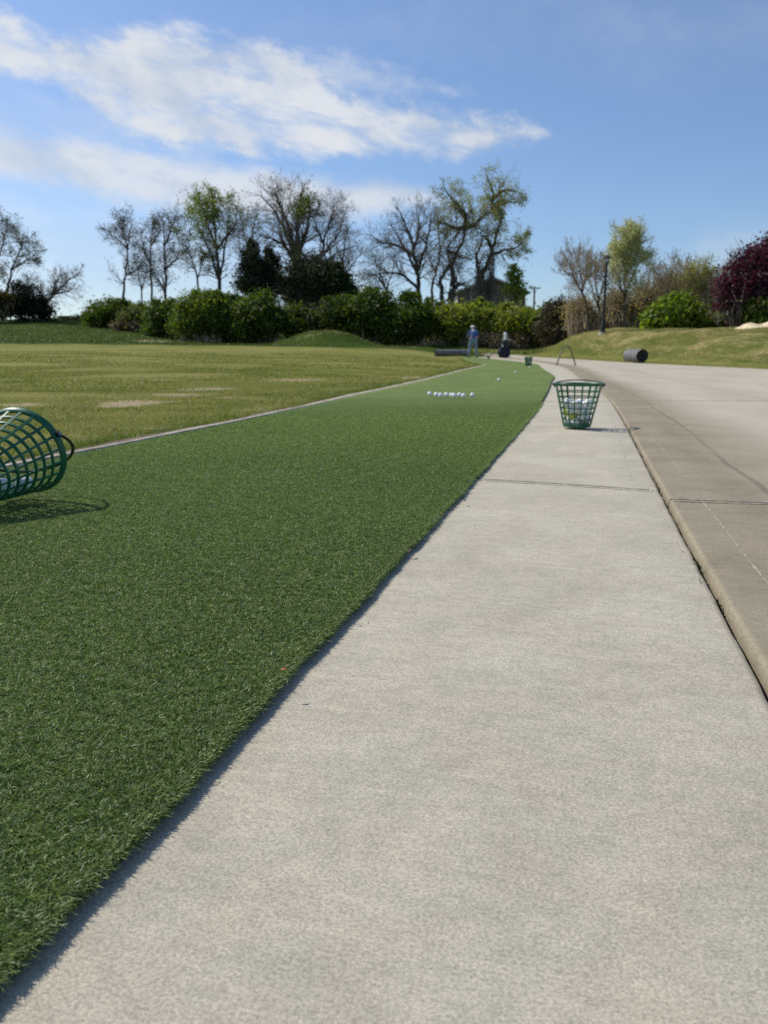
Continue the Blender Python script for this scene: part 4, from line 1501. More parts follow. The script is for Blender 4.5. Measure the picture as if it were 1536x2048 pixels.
TREE_Q = dict(n=(5, 4, 3, 3), wig=.15, up=.05, rmin=.0075, max=3, kids=(0, 1.0, 1.2, 1.2), ang=(.35, 1.0), ratio=(.45, .75))


def tree(label, limbs, D, seed, r0=.2, first=.30, spawn=2.6, blen=2.6, leaf=0, leaf_size=.18, tone=((.05, .08, .015), (.14, .17, .035)),
         q=None, twig='twig', group=None, leaf_mat='leaf', depth=1.2, cat='tree', name='tree', leaf_zone=None, clump=.22, droop=0.0):
    """limbs: polylines in the survey picture, the first one starting at the root."""
    rg = np.random.default_rng(seed)
    leaf, leaf_size, clump = int(leaf * 1.8), leaf_size * .76, clump * .7
    qq = dict(TREE_Q)
    qq.update(q or {})
    x0 = P(limbs[0][0][0], 700, D)[0]
    base = np.array((x0, D, hz(x0, D) - .15))
    root = thing(name, label, cat, base, group)
    segs, tips, mains = [], [], []
    ends = {}
    for li, pl in enumerate(limbs):
        pts = []
        dep = 0.0
        ddir = rg.uniform(-1, 1) if li else 0
        if li and tuple(pl[0]) in ends:
            dep = ends[tuple(pl[0])]
        for i, (px, py) in enumerate(pl):
            w = P(px, py, D + dep)
            if li == 0 and i == 0:
                w = base.copy()
            pts.append(w)
            ends[(px, py)] = dep
            dep += depth * (ddir * .6 + rg.normal(0, .35)) if i or li else 0
        pts = np.array(pts)
        # subdivide with a smooth curve and a little crookedness
        n = len(pts)
        tt = np.linspace(0, n - 1, (n - 1) * 4 + 1)
        if n > 2:
            sm = np.stack([cr(np.arange(n, dtype=float), pts[:, k], tt) for k in range(3)], 1)
        else:
            sm = np.stack([np.interp(tt, np.arange(n), pts[:, k]) for k in range(3)], 1)
        jit = rg.normal(0, .05, sm.shape) * np.minimum(1, r0 * 5)
        jit[0] = 0; jit[-1] = 0
        sm += jit
        ra = r0 if li == 0 else r0 * .62
        rads = ra * (1 - .78 * np.linspace(0, 1, len(sm)) ** .8)
        for i in range(len(sm) - 1):
            mains.append((sm[i], sm[i + 1] + (sm[i + 1] - sm[i]) * .04, rads[i], rads[i + 1]))
            f = i / (len(sm) - 1)
            if f >= (first if li == 0 else .12):
                d0 = sm[i + 1] - sm[i]; d0 /= np.linalg.norm(d0) + 1e-9
                for _ in range(rg.poisson(spawn)):
                    ax = rg.normal(size=3); ax -= ax.dot(d0) * d0; ax /= np.linalg.norm(ax) + 1e-9
                    an = rg.uniform(.45, 1.15)
                    nd = d0 * math.cos(an) + ax * math.sin(an)
                    grow(segs, tips, sm[i], nd, blen * rg.uniform(.5, 1.1) * (1.15 - .5 * f), max(rads[i] * .36, .016), 1, qq, rg)
        d0 = sm[-1] - sm[-2]; d0 /= np.linalg.norm(d0)
        for _ in range(2):
            nd = d0 + rg.normal(0, .3, 3); nd /= np.linalg.norm(nd)
            grow(segs, tips, sm[-1], nd, blen * rg.uniform(.2, .45), max(rads[-1] * .8, .02), 1, qq, rg)
    V, F = tubes_np([m[0] for m in mains], [m[1] for m in mains], [m[2] for m in mains], [m[3] for m in mains], 8)
    # root flare
    V2, F2 = tubes_np([base - (0, 0, .3)], [mains[0][1] + (mains[0][1] - base) * .1], [r0 * 1.55], [mains[0][3]], 8)
    V = np.concatenate([V, V2]); F = np.concatenate([F, F2 + len(V) - len(V2)])
    link('trunk', np_mesh('trunk', V - base, [F], M['bark'], smooth=True), root)
    big = [s for s in segs if s[4] <= 1]; fine = [s for s in segs if s[4] > 1]
    Vs, Fs, off = [], [], 0
    for grp, sides in ((big, 5), (fine, 3)):
        if grp:
            V, F = tubes_np([s[0] for s in grp], [s[1] for s in grp], [s[2] for s in grp], [s[3] for s in grp], sides)
            Vs.append(V); Fs.append(F + off); off += len(V)
    link('branches', np_mesh('branches', np.concatenate(Vs) - base, Fs, M[twig], smooth=True), root)
    if leaf:
        tp = np.array([t[0] for t in tips])
        if leaf_zone is not None:
            zc = P(leaf_zone[0], leaf_zone[1], D); kk = D / FPX
            wgt = np.exp(-((tp[:, 0] - zc[0]) / (leaf_zone[2] * kk)) ** 2 - ((tp[:, 2] - zc[2]) / (leaf_zone[3] * kk)) ** 2) + leaf_zone[4]
            wgt /= wgt.sum()
            idx = rg.choice(len(tp), leaf, p=wgt)
        else:
            idx = rg.integers(0, len(tp), leaf)
        C = tp[idx] + rg.normal(0, clump, (leaf, 3))
        V, F = leaf_quads(C, leaf_size, rg, droop=droop)
        t0, t1 = np.array(tone[0]), np.array(tone[1])
        per = rg.random(len(tp))[idx] * .5 + rg.random(leaf) * .5
        c = t0 + (t1 - t0) * per[:, None]
        link('crown', np_mesh('crown', V - base, [F], M[leaf_mat], np.repeat(c, 4, axis=0)), root)
    return root


def bush(label, blobs, D, seed, n=9000, leaf_size=.22, tone=((.030, .062, .010), (.085, .130, .022)), mat='leaf', cat='bush', name='bush', group=None,
         clumps=70, spike=0.0, stems=True, twigs=0, twig_mat='twig_tan', deep=0.75, rcl=.13):
    """blobs: (px, py, rx, ry) ellipses in the survey picture at distance D, leaves gathered in clumps."""
    rg = np.random.default_rng(seed)
    kk = D / FPX
    cx = np.mean([b[0] for b in blobs])
    x0 = P(cx, 700, D)[0]
    base = np.array((x0, D, hz(x0, D) - .1))
    root = thing(name, label, cat, base, group)
    if name == 'bush' and group and 'hedge' in group:
        wide = [(b[0], b[1] + 7, b[2] * 1.12, b[3] * .90) for b in blobs]
        for b in blobs:
            for _ in range(3):
                a = rg.uniform(-1, 1)
                wide.append((b[0] + a * b[2] * 1.05, b[1] - b[3] * rg.uniform(.45, 1.0) * math.sqrt(max(0, 1 - .7 * a * a)), b[2] * rg.uniform(.2, .42), b[3] * rg.uniform(.18, .4)))
        blobs = wide
    area = np.array([b[2] * b[3] for b in blobs], float); area /= area.sum()
    C, N, K = [], [], []
    for b, w in zip(blobs, area):
        c = P(b[0], b[1], D)
        R = np.array((b[2] * kk, max(b[2], b[3]) * kk * deep, b[3] * kk))
        m = max(8, int(clumps * w))
        u = rg.normal(size=(m, 3)); u[:, 2] = np.where(rg.random(m) < .7, np.abs(u[:, 2]), u[:, 2]); u[:, 1] -= .25
        u /= np.linalg.norm(u, axis=1, keepdims=True)
        rad = rg.uniform(.62, 1.0, m) ** .6
        cc = c + u * R * rad[:, None]
        nn = max(1, int(n * w / m))
        cl_t = rg.random(m)
        size = rg.uniform(.7, 1.3, m) * rcl * R.mean() * 2 + .06
        cloud = rg.normal(size=(m, nn, 3)) * size[:, None, None]
        cloud[..., 2] *= .75
        if spike:
            up = rg.random((m, nn)) ** 2 * spike * R[2]
            top = (u[:, 2] > .25)[:, None]
            cloud[..., 2] += np.where(top, up, 0)
            cloud[..., :2] *= np.where(top & (up > .25 * spike * R[2]), .45, 1.0)[..., None]
        C.append((cc[:, None] + cloud).reshape(-1, 3))
        N.append(np.repeat(u, nn, 0)); K.append(np.repeat(cl_t, nn))
        # inner foliage so the bush is not hollow
        mi = int(n * w * .22)
        v = rg.normal(size=(mi, 3)); v /= np.linalg.norm(v, axis=1, keepdims=True)
        C.append(c + v * R * (rg.random(mi) ** .4 * .86)[:, None]); N.append(v); K.append(rg.random(mi))
    C, N, K = np.concatenate(C), np.concatenate(N), np.concatenate(K)
    gz = h(C[:, 0], C[:, 1]) + .03
    C[:, 2] = np.maximum(C[:, 2], gz + rg.random(len(C)) * .25)
    V, F = leaf_quads(C, leaf_size, rg, N)
    t0, t1 = np.array(tone[0]), np.array(tone[1])
    c = t0 + (t1 - t0) * np.clip(.55 * K + .45 * rg.random(len(K)), 0, 1)[:, None]
    link('foliage', np_mesh('foliage', V - base, [F], M[mat], np.repeat(c, 4, axis=0)), root)
    # stems from the ground up into the foliage
    seg0, seg1, ra, rb = [], [], [], []
    for b in blobs:
        c = P(b[0], b[1], D)
        for _ in range(6):
            f = np.array((c[0] + rg.normal(0, b[2] * kk * .3), D + rg.normal(0, .3), 0)); f[2] = hz(f[0], f[1]) - .05
            t = c + rg.normal(0, .45, 3) * np.array((b[2] * kk, .6, b[3] * kk))
            mid = (f + t) / 2 + rg.normal(0, .12, 3)
            seg0 += [f, mid]; seg1 += [mid, t]; ra += [.05, .035]; rb += [.035, .015]
        for _ in range(int(twigs * b[2] * b[3] / sum(q[2] * q[3] for q in blobs))):
            f = np.array((c[0] + rg.normal(0, b[2] * kk * .45), D + rg.normal(0, .7), 0)); f[2] = hz(f[0], f[1])
            u = rg.normal(size=3); u[2] = abs(u[2]) + .4; u /= np.linalg.norm(u)
            t = c + u * np.array((b[2] * kk, .8, b[3] * kk)) * rg.uniform(.6, 1.12)
            s = f + (t - f) * rg.uniform(.25, .6) + rg.normal(0, .2, 3)
            seg0.append(s); seg1.append(t); ra.append(.018); rb.append(.008)
            for _ in range(2):
                m_ = s + (t - s) * rg.uniform(.3, .9)
                seg0.append(m_); seg1.append(m_ + (t - s) * .3 + rg.normal(0, .22, 3)); ra.append(.012); rb.append(.007)
    V, F = tubes_np(seg0, seg1, np.array(ra), np.array(rb), 4)
    link('stems', np_mesh('stems', V - base, [F], M[twig_mat]), root)
    return root


DARK = ((.028, .056, .010), (.088, .128, .021))
MIDG = ((.040, .076, .011), (.125, .178, .027))
LITE = ((.115, .155, .020), (.320, .350, .060))

# --- left end, on the hill
tree('sparse tall tree cut by the left edge of the photo', [[(-28, 640), (-26, 560), (-34, 470), (-20, 420)], [(-26, 560), (2, 500), (14, 450)], [(-34, 470), (-60, 450)]], 82, 1, .22, leaf=900, leaf_size=.20, tone=((.03, .045, .012), (.07, .09, .03)), spawn=2.2, blen=2.6)
tree('slim leaning tree with thin pale foliage, second from the left edge', [[(10, 640), (14, 585), (24, 540), (44, 492), (58, 478)], [(24, 540), (50, 522), (68, 512)], [(44, 492), (36, 478), (30, 466)]], 80, 2, .17, leaf=1100, leaf_size=.17, tone=((.05, .065, .025), (.12, .135, .06)), spawn=2.0, blen=1.9)
tree('low bare spreading tree leaning right on the hill crest', [[(88, 645), (90, 612), (104, 590), (130, 566), (158, 545)], [(90, 612), (80, 585), (62, 562)], [(104, 590), (128, 584), (152, 576)], [(104, 590), (112, 562), (122, 548)]], 80, 3, .20, first=.2, spawn=3.2, blen=1.7)
bush('dark evergreen bush under the leaning trees at the far left', [(48, 606, 26, 34), (78, 622, 22, 24), (60, 625, 40, 20)], 79, 4, n=6000, leaf_size=.20, tone=((.010, .022, .008), (.026, .042, .014)), mat='needle')
bush('olive brown bush at the left edge of the photo', [(6, 614, 22, 26), (-22, 610, 26, 30)], 77, 5, n=4500, leaf_size=.22, tone=((.050, .052, .014), (.12, .110, .032)), twigs=120)
bush('low scrub on the hill crest in the gap between the trees', [(150, 642, 16, 7), (172, 640, 14, 8), (128, 644, 12, 5)], 81, 6, n=1300, leaf_size=.16, tone=((.06, .075, .025), (.13, .14, .05)), twigs=120, clumps=24)

# --- thin trees on the left half
tree('crooked thin tree, leftmost of the group behind the hedge', [[(246, 640), (247, 590), (251, 550), (256, 500), (262, 452)], [(251, 550), (272, 540), (290, 518)], [(256, 500), (240, 484), (222, 468)], [(256, 500), (246, 465), (244, 440)]], 74, 10, .16, first=.35, spawn=2.7, blen=2.0, leaf=700, leaf_size=.15, tone=((.02, .025, .01), (.05, .06, .02)))
tree('very thin forked sapling between two crooked trees', [[(285, 640), (283, 585), (278, 550), (270, 520)], [(283, 585), (290, 555), (294, 535)]], 73, 11, .10, first=.4, spawn=2.2, blen=1.5)
tree('straight slender bare tree left of the paired trunks', [[(306, 640), (303, 580), (301, 530), (302, 480), (308, 446)], [(301, 530), (288, 500), (284, 470)], [(302, 490), (318, 466), (320, 450)]], 74, 12, .14, first=.4, spawn=2.5, blen=1.8, leaf=300, leaf_size=.14, tone=((.03, .035, .01), (.06, .07, .02)))
tree('slender dark tree with a side trunk, left of the leafy green tree', [[(334, 640), (331, 590), (330, 540), (329, 490), (326, 445)], [(331, 590), (316, 560), (306, 548)], [(330, 540), (350, 520), (360, 500)], [(329, 490), (342, 462), (346, 446)]], 73, 13, .17, first=.3, spawn=3.0, blen=2.1, leaf=500, leaf_size=.14, tone=((.03, .035, .01), (.06, .07, .02)))
tree('small left-leaning tree with fresh green leaf tips', [[(400, 620), (396, 570), (388, 530), (374, 495), (362, 470)], [(394, 560), (404, 530), (408, 515)]], 71, 14, .12, first=.4, spawn=2.2, blen=1.8, leaf=900, leaf_size=.17, tone=((.06, .08, .015), (.15, .17, .035)))
tree('tall tree with a leafy green crown on several upright limbs', [[(440, 620), (438, 560), (434, 500), (428, 440), (424, 392)], [(438, 560), (420, 505), (402, 465), (388, 425)], [(438, 556), (450, 500), (456, 445), (452, 410)], [(434, 500), (412, 440), (404, 400)], [(434, 500), (468, 452), (474, 425)]], 72, 15, .22, first=.25, spawn=2.6, blen=2.2, leaf=4200, leaf_size=.16, tone=((.10, .15, .018), (.27, .31, .05)), leaf_zone=(412, 412, 42, 55, .10))
tree('big dark wide tree with bare top limbs and a green patch', [[(602, 620), (600, 550), (596, 480), (596, 430), (604, 385)], [(600, 550), (580, 490), (560, 440), (525, 395)], [(600, 545), (575, 500), (550, 480), (520, 470)], [(598, 520), (572, 440), (556, 400), (550, 385)], [(597, 500), (616, 450), (618, 415)]], 70, 16, .34, first=.3, spawn=3.0, blen=2.7, leaf=1500, leaf_size=.16, tone=((.09, .13, .02), (.23, .27, .05)), leaf_zone=(612, 412, 20, 20, .05))
tree('bare grey tree with a forked top, right of the big dark tree', [[(642, 620), (642, 560), (643, 510), (652, 470), (664, 430), (668, 412)], [(643, 515), (664, 486), (682, 455), (690, 425)], [(643, 530), (676, 505), (706, 492)], [(648, 486), (634, 460), (630, 440)]], 71, 17, .20, first=.3, spawn=2.9, blen=2.1)
tree('bare tree with upright twigs rising behind the left conifer', [[(494, 620), (496, 560), (500, 500), (508, 450), (516, 420)], [(496, 560), (482, 510), (476, 470)], [(500, 505), (486, 465), (484, 440)]], 76, 170, .15, first=.3, spawn=2.8, blen=2.0)
tree('thin bare tree behind the dark evergreen right of the viny thicket', [[(698, 630), (694, 580), (686, 530), (690, 480), (698, 455)], [(690, 550), (712, 520), (722, 505)], [(686, 530), (672, 490), (674, 465)]], 77, 171, .14, first=.3, spawn=2.8, blen=1.9)
tree('low arching bare tree left of the wide-spreading one', [[(772, 640), (774, 600), (768, 570), (748, 550), (724, 560)], [(770, 580), (784, 550), (786, 525)], [(768, 570), (756, 535), (752, 520)]], 75, 172, .15, first=.2, spawn=3.2, blen=1.7, leaf=250, leaf_size=.15, tone=((.04, .06, .015), (.10, .13, .03)))
bush('dark brownish conifer, left one of two behind the hedge', [(505, 575, 30, 26), (505, 545, 22, 26), (505, 518, 13, 24), (505, 497, 6, 18)], 68, 18, n=7500, leaf_size=.17, tone=((.026, .036, .018), (.072, .084, .040)), mat='needle', cat='tree', name='conifer')
bush('dark narrow conifer, right one of two behind the hedge', [(542, 570, 24, 30), (542, 540, 17, 26), (541, 514, 9, 20)], 69, 19, n=5500, leaf_size=.17, tone=((.026, .036, .018), (.068, .082, .038)), mat='needle', cat='tree', name='conifer')
bush('dark viny thicket hanging around the big trunk in the middle', [(610, 565, 34, 46), (640, 555, 36, 40), (662, 575, 34, 34), (585, 588, 28, 26)], 67, 20, n=9000, leaf_size=.20, tone=((.034, .040, .018), (.10, .102, .044)), mat='needle', twigs=900, twig_mat='twig')
bush('dark green evergreen right of the viny thicket', [(676, 572, 22, 30), (690, 592, 24, 20), (668, 548, 12, 20)], 66, 21, n=4500, leaf_size=.19, tone=((.018, .034, .009), (.05, .075, .016)), mat='needle')

# --- the trees in the middle
tree('bare wide-spreading tree left of the tall willow', [[(842, 630), (838, 580), (834, 545), (826, 500), (814, 460), (800, 425)], [(834, 545), (850, 500), (860, 455), (862, 430)], [(828, 510), (792, 490), (760, 484), (738, 470)], [(838, 580), (806, 552), (776, 545), (748, 552)], [(834, 545), (812, 500), (782, 450)], [(826, 500), (838, 460), (836, 430)]], 72, 22, .26, first=.3, spawn=3.0, blen=2.3)
tree('slim bare tree just left of the tall willow', [[(868, 630), (864, 580), (872, 545), (880, 500), (876, 450)], [(872, 545), (856, 510), (852, 480)], [(880, 500), (892, 470), (890, 445)]], 73, 23, .16, first=.35, spawn=2.8, blen=2.0, leaf=700, leaf_size=.15, tone=((.06, .08, .02), (.13, .15, .04)))
WQ = dict(up=-.02, wig=.16)
tree('tall crooked willow with forked trunk and pale green crown', [[(900, 630), (903, 592), (907, 561), (902, 529), (914, 507), (926, 481), (930, 459)],
      [(930, 459), (932, 437), (929, 425), (916, 412), (904, 399), (889, 378)], [(930, 459), (901, 453), (883, 446)], [(930, 459), (948, 450), (962, 434), (987, 419)],
      [(987, 419), (984, 411), (987, 396), (976, 357)], [(987, 396), (1010, 380), (1036, 384)], [(987, 419), (1006, 405), (1034, 404)], [(907, 575), (920, 568), (934, 566)],
      [(884, 628), (883, 590), (882, 561), (891, 540), (899, 525), (895, 500), (910, 474), (917, 462)], [(895, 500), (906, 508), (930, 515)]],
     70, 24, .36, first=.70, spawn=1.6, blen=2.1, leaf=4600, leaf_size=.15, tone=((.22, .25, .08), (.44, .46, .17)), q=WQ, leaf_zone=(968, 400, 95, 52, .04), droop=.8, depth=.8, leaf_mat='leaf_pale')
tree('dark leaning twin-stem tree in front of the house', [[(961, 630), (960, 590), (960, 561), (977, 522), (984, 496), (995, 466), (1000, 444), (1006, 428)], [(960, 561), (954, 532), (954, 510), (965, 482), (960, 455)],
      [(979, 514), (999, 503), (1028, 496), (1050, 480)], [(984, 496), (972, 478), (966, 470)]], 71, 25, .30, first=.45, spawn=1.5, blen=1.9, leaf=1900, leaf_size=.15, tone=((.20, .24, .09), (.42, .45, .18)), leaf_zone=(1032, 482, 34, 22, .10), q=WQ, depth=.6, leaf_mat='leaf_pale')
bush('vine tangle wrapped round the leaning tree in front of the house', [(960, 560, 12, 34), (982, 520, 10, 18), (972, 580, 14, 22)], 70.5, 26, n=420, leaf_size=.15, tone=((.04, .044, .02), (.11, .105, .045)), mat='needle', twigs=170, twig_mat='twig', clumps=30)
bush('small pointed light green tree against the house corner', [(1028, 585, 20, 26), (1027, 560, 13, 22), (1025, 540, 6, 14), (1036, 592, 10, 14)], 69, 27, n=1500, leaf_size=.19, tone=((.10, .15, .018), (.26, .31, .05)), cat='tree', name='small_tree')

# --- the long hedge of bushes behind the field
HB = [('rounded dark green bush at the left end of the hedge on the hill', [(212, 622, 34, 26), (240, 628, 26, 20), (190, 630, 18, 16)], 74, MIDG, 4500),
      ('low brownish green bush of the hedge on the slope, second from its left end', [(285, 634, 34, 24), (262, 645, 28, 16), (310, 645, 26, 22)], 71, ((.055, .078, .018), (.14, .16, .045)), 4500),
      ('dark bush of the hedge below the slender trees', [(335, 634, 30, 36), (318, 655, 28, 20)], 66, ((.045, .085, .014), (.125, .175, .03)), 4500),
      ('large bright-topped bush of the hedge under the leafy green tree', [(408, 615, 40, 36), (385, 645, 34, 32), (430, 650, 30, 34)], 62, ((.055, .096, .013), (.165, .222, .034)), 7500),
      ('dark recessed bush of the hedge right of the bright-topped bush', [(462, 630, 28, 36), (455, 660, 26, 26)], 63.5, DARK, 4200),
      ('wide green bush of the hedge in front of the conifers', [(520, 625, 42, 34), (500, 655, 36, 30), (545, 650, 36, 32)], 61.5, MIDG, 7000),
      ('dark bush of the hedge behind the grassy mound', [(600, 645, 36, 34), (630, 650, 34, 34), (610, 665, 40, 24)], 63, ((.034, .062, .012), (.105, .14, .028)), 5000),
      ('dark green bush of the hedge right above the grassy mound', [(680, 632, 34, 38), (700, 655, 30, 32)], 62, DARK, 5200),
      ('tall dense dark green bush near the middle of the hedge', [(745, 622, 38, 42), (765, 650, 36, 36), (725, 655, 30, 32)], 61, MIDG, 7500),
      ('rounded dark green bush of the hedge, last before the lighter bushes', [(815, 632, 40, 36), (835, 655, 32, 32), (800, 660, 34, 28)], 60.5, MIDG, 7000),
      ('narrow dark bush in the hedge gap beside the golfer', [(868, 635, 18, 36), (872, 662, 18, 22)], 63, DARK, 3000),
      ('light green bush behind the golfer', [(915, 640, 36, 34), (900, 662, 28, 24), (935, 660, 30, 26)], 61, LITE, 7000),
      ('small light green bush top between the golfer and the golf bag', [(968, 630, 18, 28), (958, 655, 26, 26)], 63, ((.10, .15, .018), (.24, .29, .05)), 4500),
      ('broad light green bush behind the golf bag', [(1020, 645, 42, 30), (1000, 658, 30, 26), (1052, 655, 34, 30)], 61, LITE, 7500),
      ('green bush below the thin utility pole', [(1082, 650, 28, 28), (1070, 666, 28, 20)], 60, ((.08, .125, .016), (.22, .27, .04)), 4200)]
for k, (lab, bl_, D, tn, n) in enumerate(HB):
    bush(lab, bl_, D, 100 + k, n=int(n * 1.6), leaf_size=.185, tone=tn, clumps=int(n / 75), group='bushes of the hedge behind the field')
bush('dark brown thicket at the left end of the bank below the bare trees', [(1112, 640, 24, 34), (1128, 655, 22, 26), (1100, 668, 26, 22)], 58, 130, n=5500, leaf_size=.2, tone=((.05, .044, .022), (.14, .115, .06)), mat='needle', twigs=700, twig_mat='twig')
bush('low brown undergrowth at the foot of the hedge by the golf bag', [(985, 680, 26, 9), (1030, 682, 30, 9), (945, 683, 22, 8)], 59.5, 131, n=1600, leaf_size=.16, tone=((.06, .05, .022), (.16, .13, .055)), twigs=500, clumps=40)
bush('dry brown scrub at the hedge foot on the left slope', [(270, 656, 24, 7), (310, 664, 28, 8), (240, 652, 18, 6)], 70, 132, n=1500, leaf_size=.17, tone=((.06, .05, .026), (.13, .105, .05)), twigs=400, clumps=40)

# --- trees and shrubs on top of the bank
BQ = dict(up=.12, wig=.10, rmin=.0075, ang=(.2, .7))
tree('bare vase-shaped tree, leftmost of the trees on the bank', [[(1178, 672), (1174, 620), (1164, 585), (1150, 562), (1128, 540)], [(1164, 585), (1160, 545), (1150, 515)], [(1164, 585), (1174, 545), (1176, 512)], [(1150, 562), (1142, 535), (1134, 518)]], 52, 40, .11, first=.25, spawn=3.0, blen=1.5, q=BQ, twig='twig_tan', leaf=250, leaf_size=.09, tone=((.08, .075, .03), (.16, .14, .06)))
tree('bare upright tree just left of the lamp post', [[(1199, 668), (1198, 620), (1192, 570), (1190, 528)], [(1198, 620), (1184, 575), (1180, 540)], [(1198, 600), (1208, 560), (1206, 525)]], 50, 41, .10, first=.2, spawn=3.2, blen=1.4, q=BQ, twig='twig_tan', leaf=500, leaf_size=.10, tone=((.07, .075, .025), (.16, .15, .05)))
tree('tall narrow tree with pale yellow green leaves behind the lamp post', [[(1247, 668), (1249, 610), (1253, 540), (1257, 470)], [(1249, 600), (1234, 550), (1226, 505)], [(1250, 590), (1270, 545), (1282, 512)], [(1252, 560), (1244, 505), (1240, 470)], [(1253, 545), (1268, 500), (1270, 470)]], 49, 42, .11, first=.3, spawn=3.2, blen=1.25, q=BQ, twig='twig_tan', leaf=9000, leaf_size=.10, tone=((.40, .43, .19), (.68, .70, .36)), leaf_zone=(1256, 505, 40, 60, .06), clump=.16, leaf_mat='leaf_pale')
for k, (lab, lb, lf, tn) in enumerate([
        ('small bare tree right of the pale yellow green tree', [[(1284, 668), (1287, 620), (1294, 570), (1302, 530)], [(1287, 610), (1308, 575), (1318, 545)]], 500, ((.07, .07, .025), (.15, .14, .05))),
        ('thin bare tree behind the green bush on the bank', [[(1322, 668), (1328, 615), (1338, 565), (1350, 520)], [(1328, 610), (1318, 570), (1322, 540)]], 120, ((.08, .07, .03), (.16, .14, .06))),
        ('thin bare tree with upright twigs, above the right part of the green bush', [[(1366, 668), (1366, 610), (1368, 570), (1372, 530)], [(1366, 610), (1352, 572), (1354, 545)]], 200, ((.09, .09, .03), (.18, .17, .06))),
        ('small tree in pale green bud left of the transformer pole', [[(1392, 668), (1394, 610), (1396, 560), (1398, 528)], [(1394, 610), (1380, 575), (1384, 550)], [(1394, 600), (1410, 570), (1414, 545)]], 1700, ((.20, .22, .06), (.42, .42, .14))),
        ('small twiggy tree directly in front of the transformer pole', [[(1420, 668), (1420, 620), (1424, 580), (1428, 555)], [(1420, 620), (1408, 590), (1404, 570)]], 700, ((.08, .085, .03), (.17, .165, .06)))]):
    tree(lab, lb, 53 - k, 43 + k, .085, first=.2, spawn=3.0, blen=1.25, q=BQ, twig='twig_tan', leaf=lf, leaf_size=.10, tone=tn, group='thin trees on the bank')
TANB = ((.27, .215, .12), (.52, .42, .25))
for k, (lab, bl_) in enumerate([
        ('tan brown brushwood left of the lamp post', [(1160, 632, 26, 32), (1180, 645, 22, 20)]),
        ('tan brown brushwood around the foot of the pale yellow green tree', [(1230, 625, 28, 40), (1250, 645, 30, 20)]),
        ('tan brown brushwood right of the pale yellow green tree', [(1285, 620, 26, 42), (1305, 640, 24, 26)]),
        ('brown brushwood behind the bright green bush', [(1340, 605, 34, 50), (1365, 600, 28, 46)]),
        ('brown brushwood left of the purple tree', [(1400, 605, 30, 48), (1418, 630, 22, 30)])]):
    bush(lab, bl_, 54, 140 + k, n=2000, leaf_size=.11, tone=TANB if k < 3 else ((.22, .20, .09), (.46, .40, .19)), twigs=1900, clumps=90, group='brushwood on the bank', rcl=.2)
bush('bright green rounded bush on top of the bank', [(1345, 632, 38, 30), (1325, 642, 34, 22), (1368, 640, 34, 26), (1350, 612, 22, 18)], 40, 150, n=6500, leaf_size=.19, tone=((.110, .175, .018), (.270, .350, .048)), clumps=85)
bush('low green shrub right of the bright green bush', [(1412, 646, 26, 14), (1440, 648, 18, 12), (1398, 648, 16, 12)], 41, 151, n=3000, leaf_size=.15, tone=((.085, .15, .016), (.22, .29, .045)), clumps=50)
bush('low olive grey shrub under the purple tree', [(1466, 648, 22, 12), (1488, 646, 18, 12)], 41, 152, n=2200, leaf_size=.14, tone=((.10, .11, .035), (.22, .215, .08)), twigs=160, clumps=40)
bush('green hedge bush at the right edge of the photo', [(1530, 632, 32, 30), (1508, 645, 20, 18), (1570, 625, 40, 36)], 37, 153, n=5500, leaf_size=.16, tone=((.065, .115, .014), (.18, .235, .045)), clumps=80)


def plum():
    D = 38.0
    kk = D / FPX
    r = bush('purple leaved plum tree at the right edge above the bank', [(1530, 560, 72, 62), (1470, 590, 46, 42), (1500, 610, 66, 34), (1560, 540, 66, 58), (1590, 590, 60, 50)], D, 160, n=17000, leaf_size=.125,
             tone=((.042, .015, .026), (.128, .036, .056)), mat='plum', cat='tree', name='plum_tree', clumps=240, spike=.30, twigs=900, twig_mat='twig', deep=.8, rcl=.085)
    base = np.array(r.location)
    rg = np.random.default_rng(5)
    t = P(1530, 590, D)
    V, F = tubes_np([base - (0, 0, .1), base + (0.1, 0, .7)], [base + (0.1, 0, .75), t], [.17, .13], [.13, .07], 8)
    link('trunk', np_mesh('trunk', V - base, [F], M['bark'], smooth=True), r)


plum()

# ------------------------------------------------------------------ the golfer
def skin_mesh(name, joints, edges, root, sub=2, mat=None):
    """Grow one continuous surface from a skeleton: joints {name: (pos, radius)}."""
    keys = [root] + [k for k in joints if k != root]
    me = bpy.data.meshes.new(name)
    me.from_pydata([tuple(joints[k][0]) for k in keys], [(keys.index(a), keys.index(b)) for a, b in edges], [])
    o = link(name, me)
    sk = o.modifiers.new('skin', 'SKIN'); sk.use_smooth_shade = True
    ss = o.modifiers.new('sub', 'SUBSURF'); ss.levels = sub; ss.render_levels = sub
    if not me.skin_vertices:
        bpy.context.view_layer.objects.active = o
    lay = me.skin_vertices[0].data if me.skin_vertices else None
    if lay is not None:
        for i, k in enumerate(keys):
            r = joints[k][1]
            lay[i].radius = (r, r) if np.isscalar(r) else r
            lay[i].use_root = (i == 0)
    dg = bpy.context.evaluated_depsgraph_get()
    ev = o.evaluated_get(dg)
    out = bpy.data.meshes.new_from_object(ev)
    out.name = name
    bpy.data.objects.remove(o)
    if mat: 
        out.materials.clear(); out.materials.append(mat)
    out.polygons.foreach_set('use_smooth', np.ones(len(out.polygons), dtype=bool))
    return out


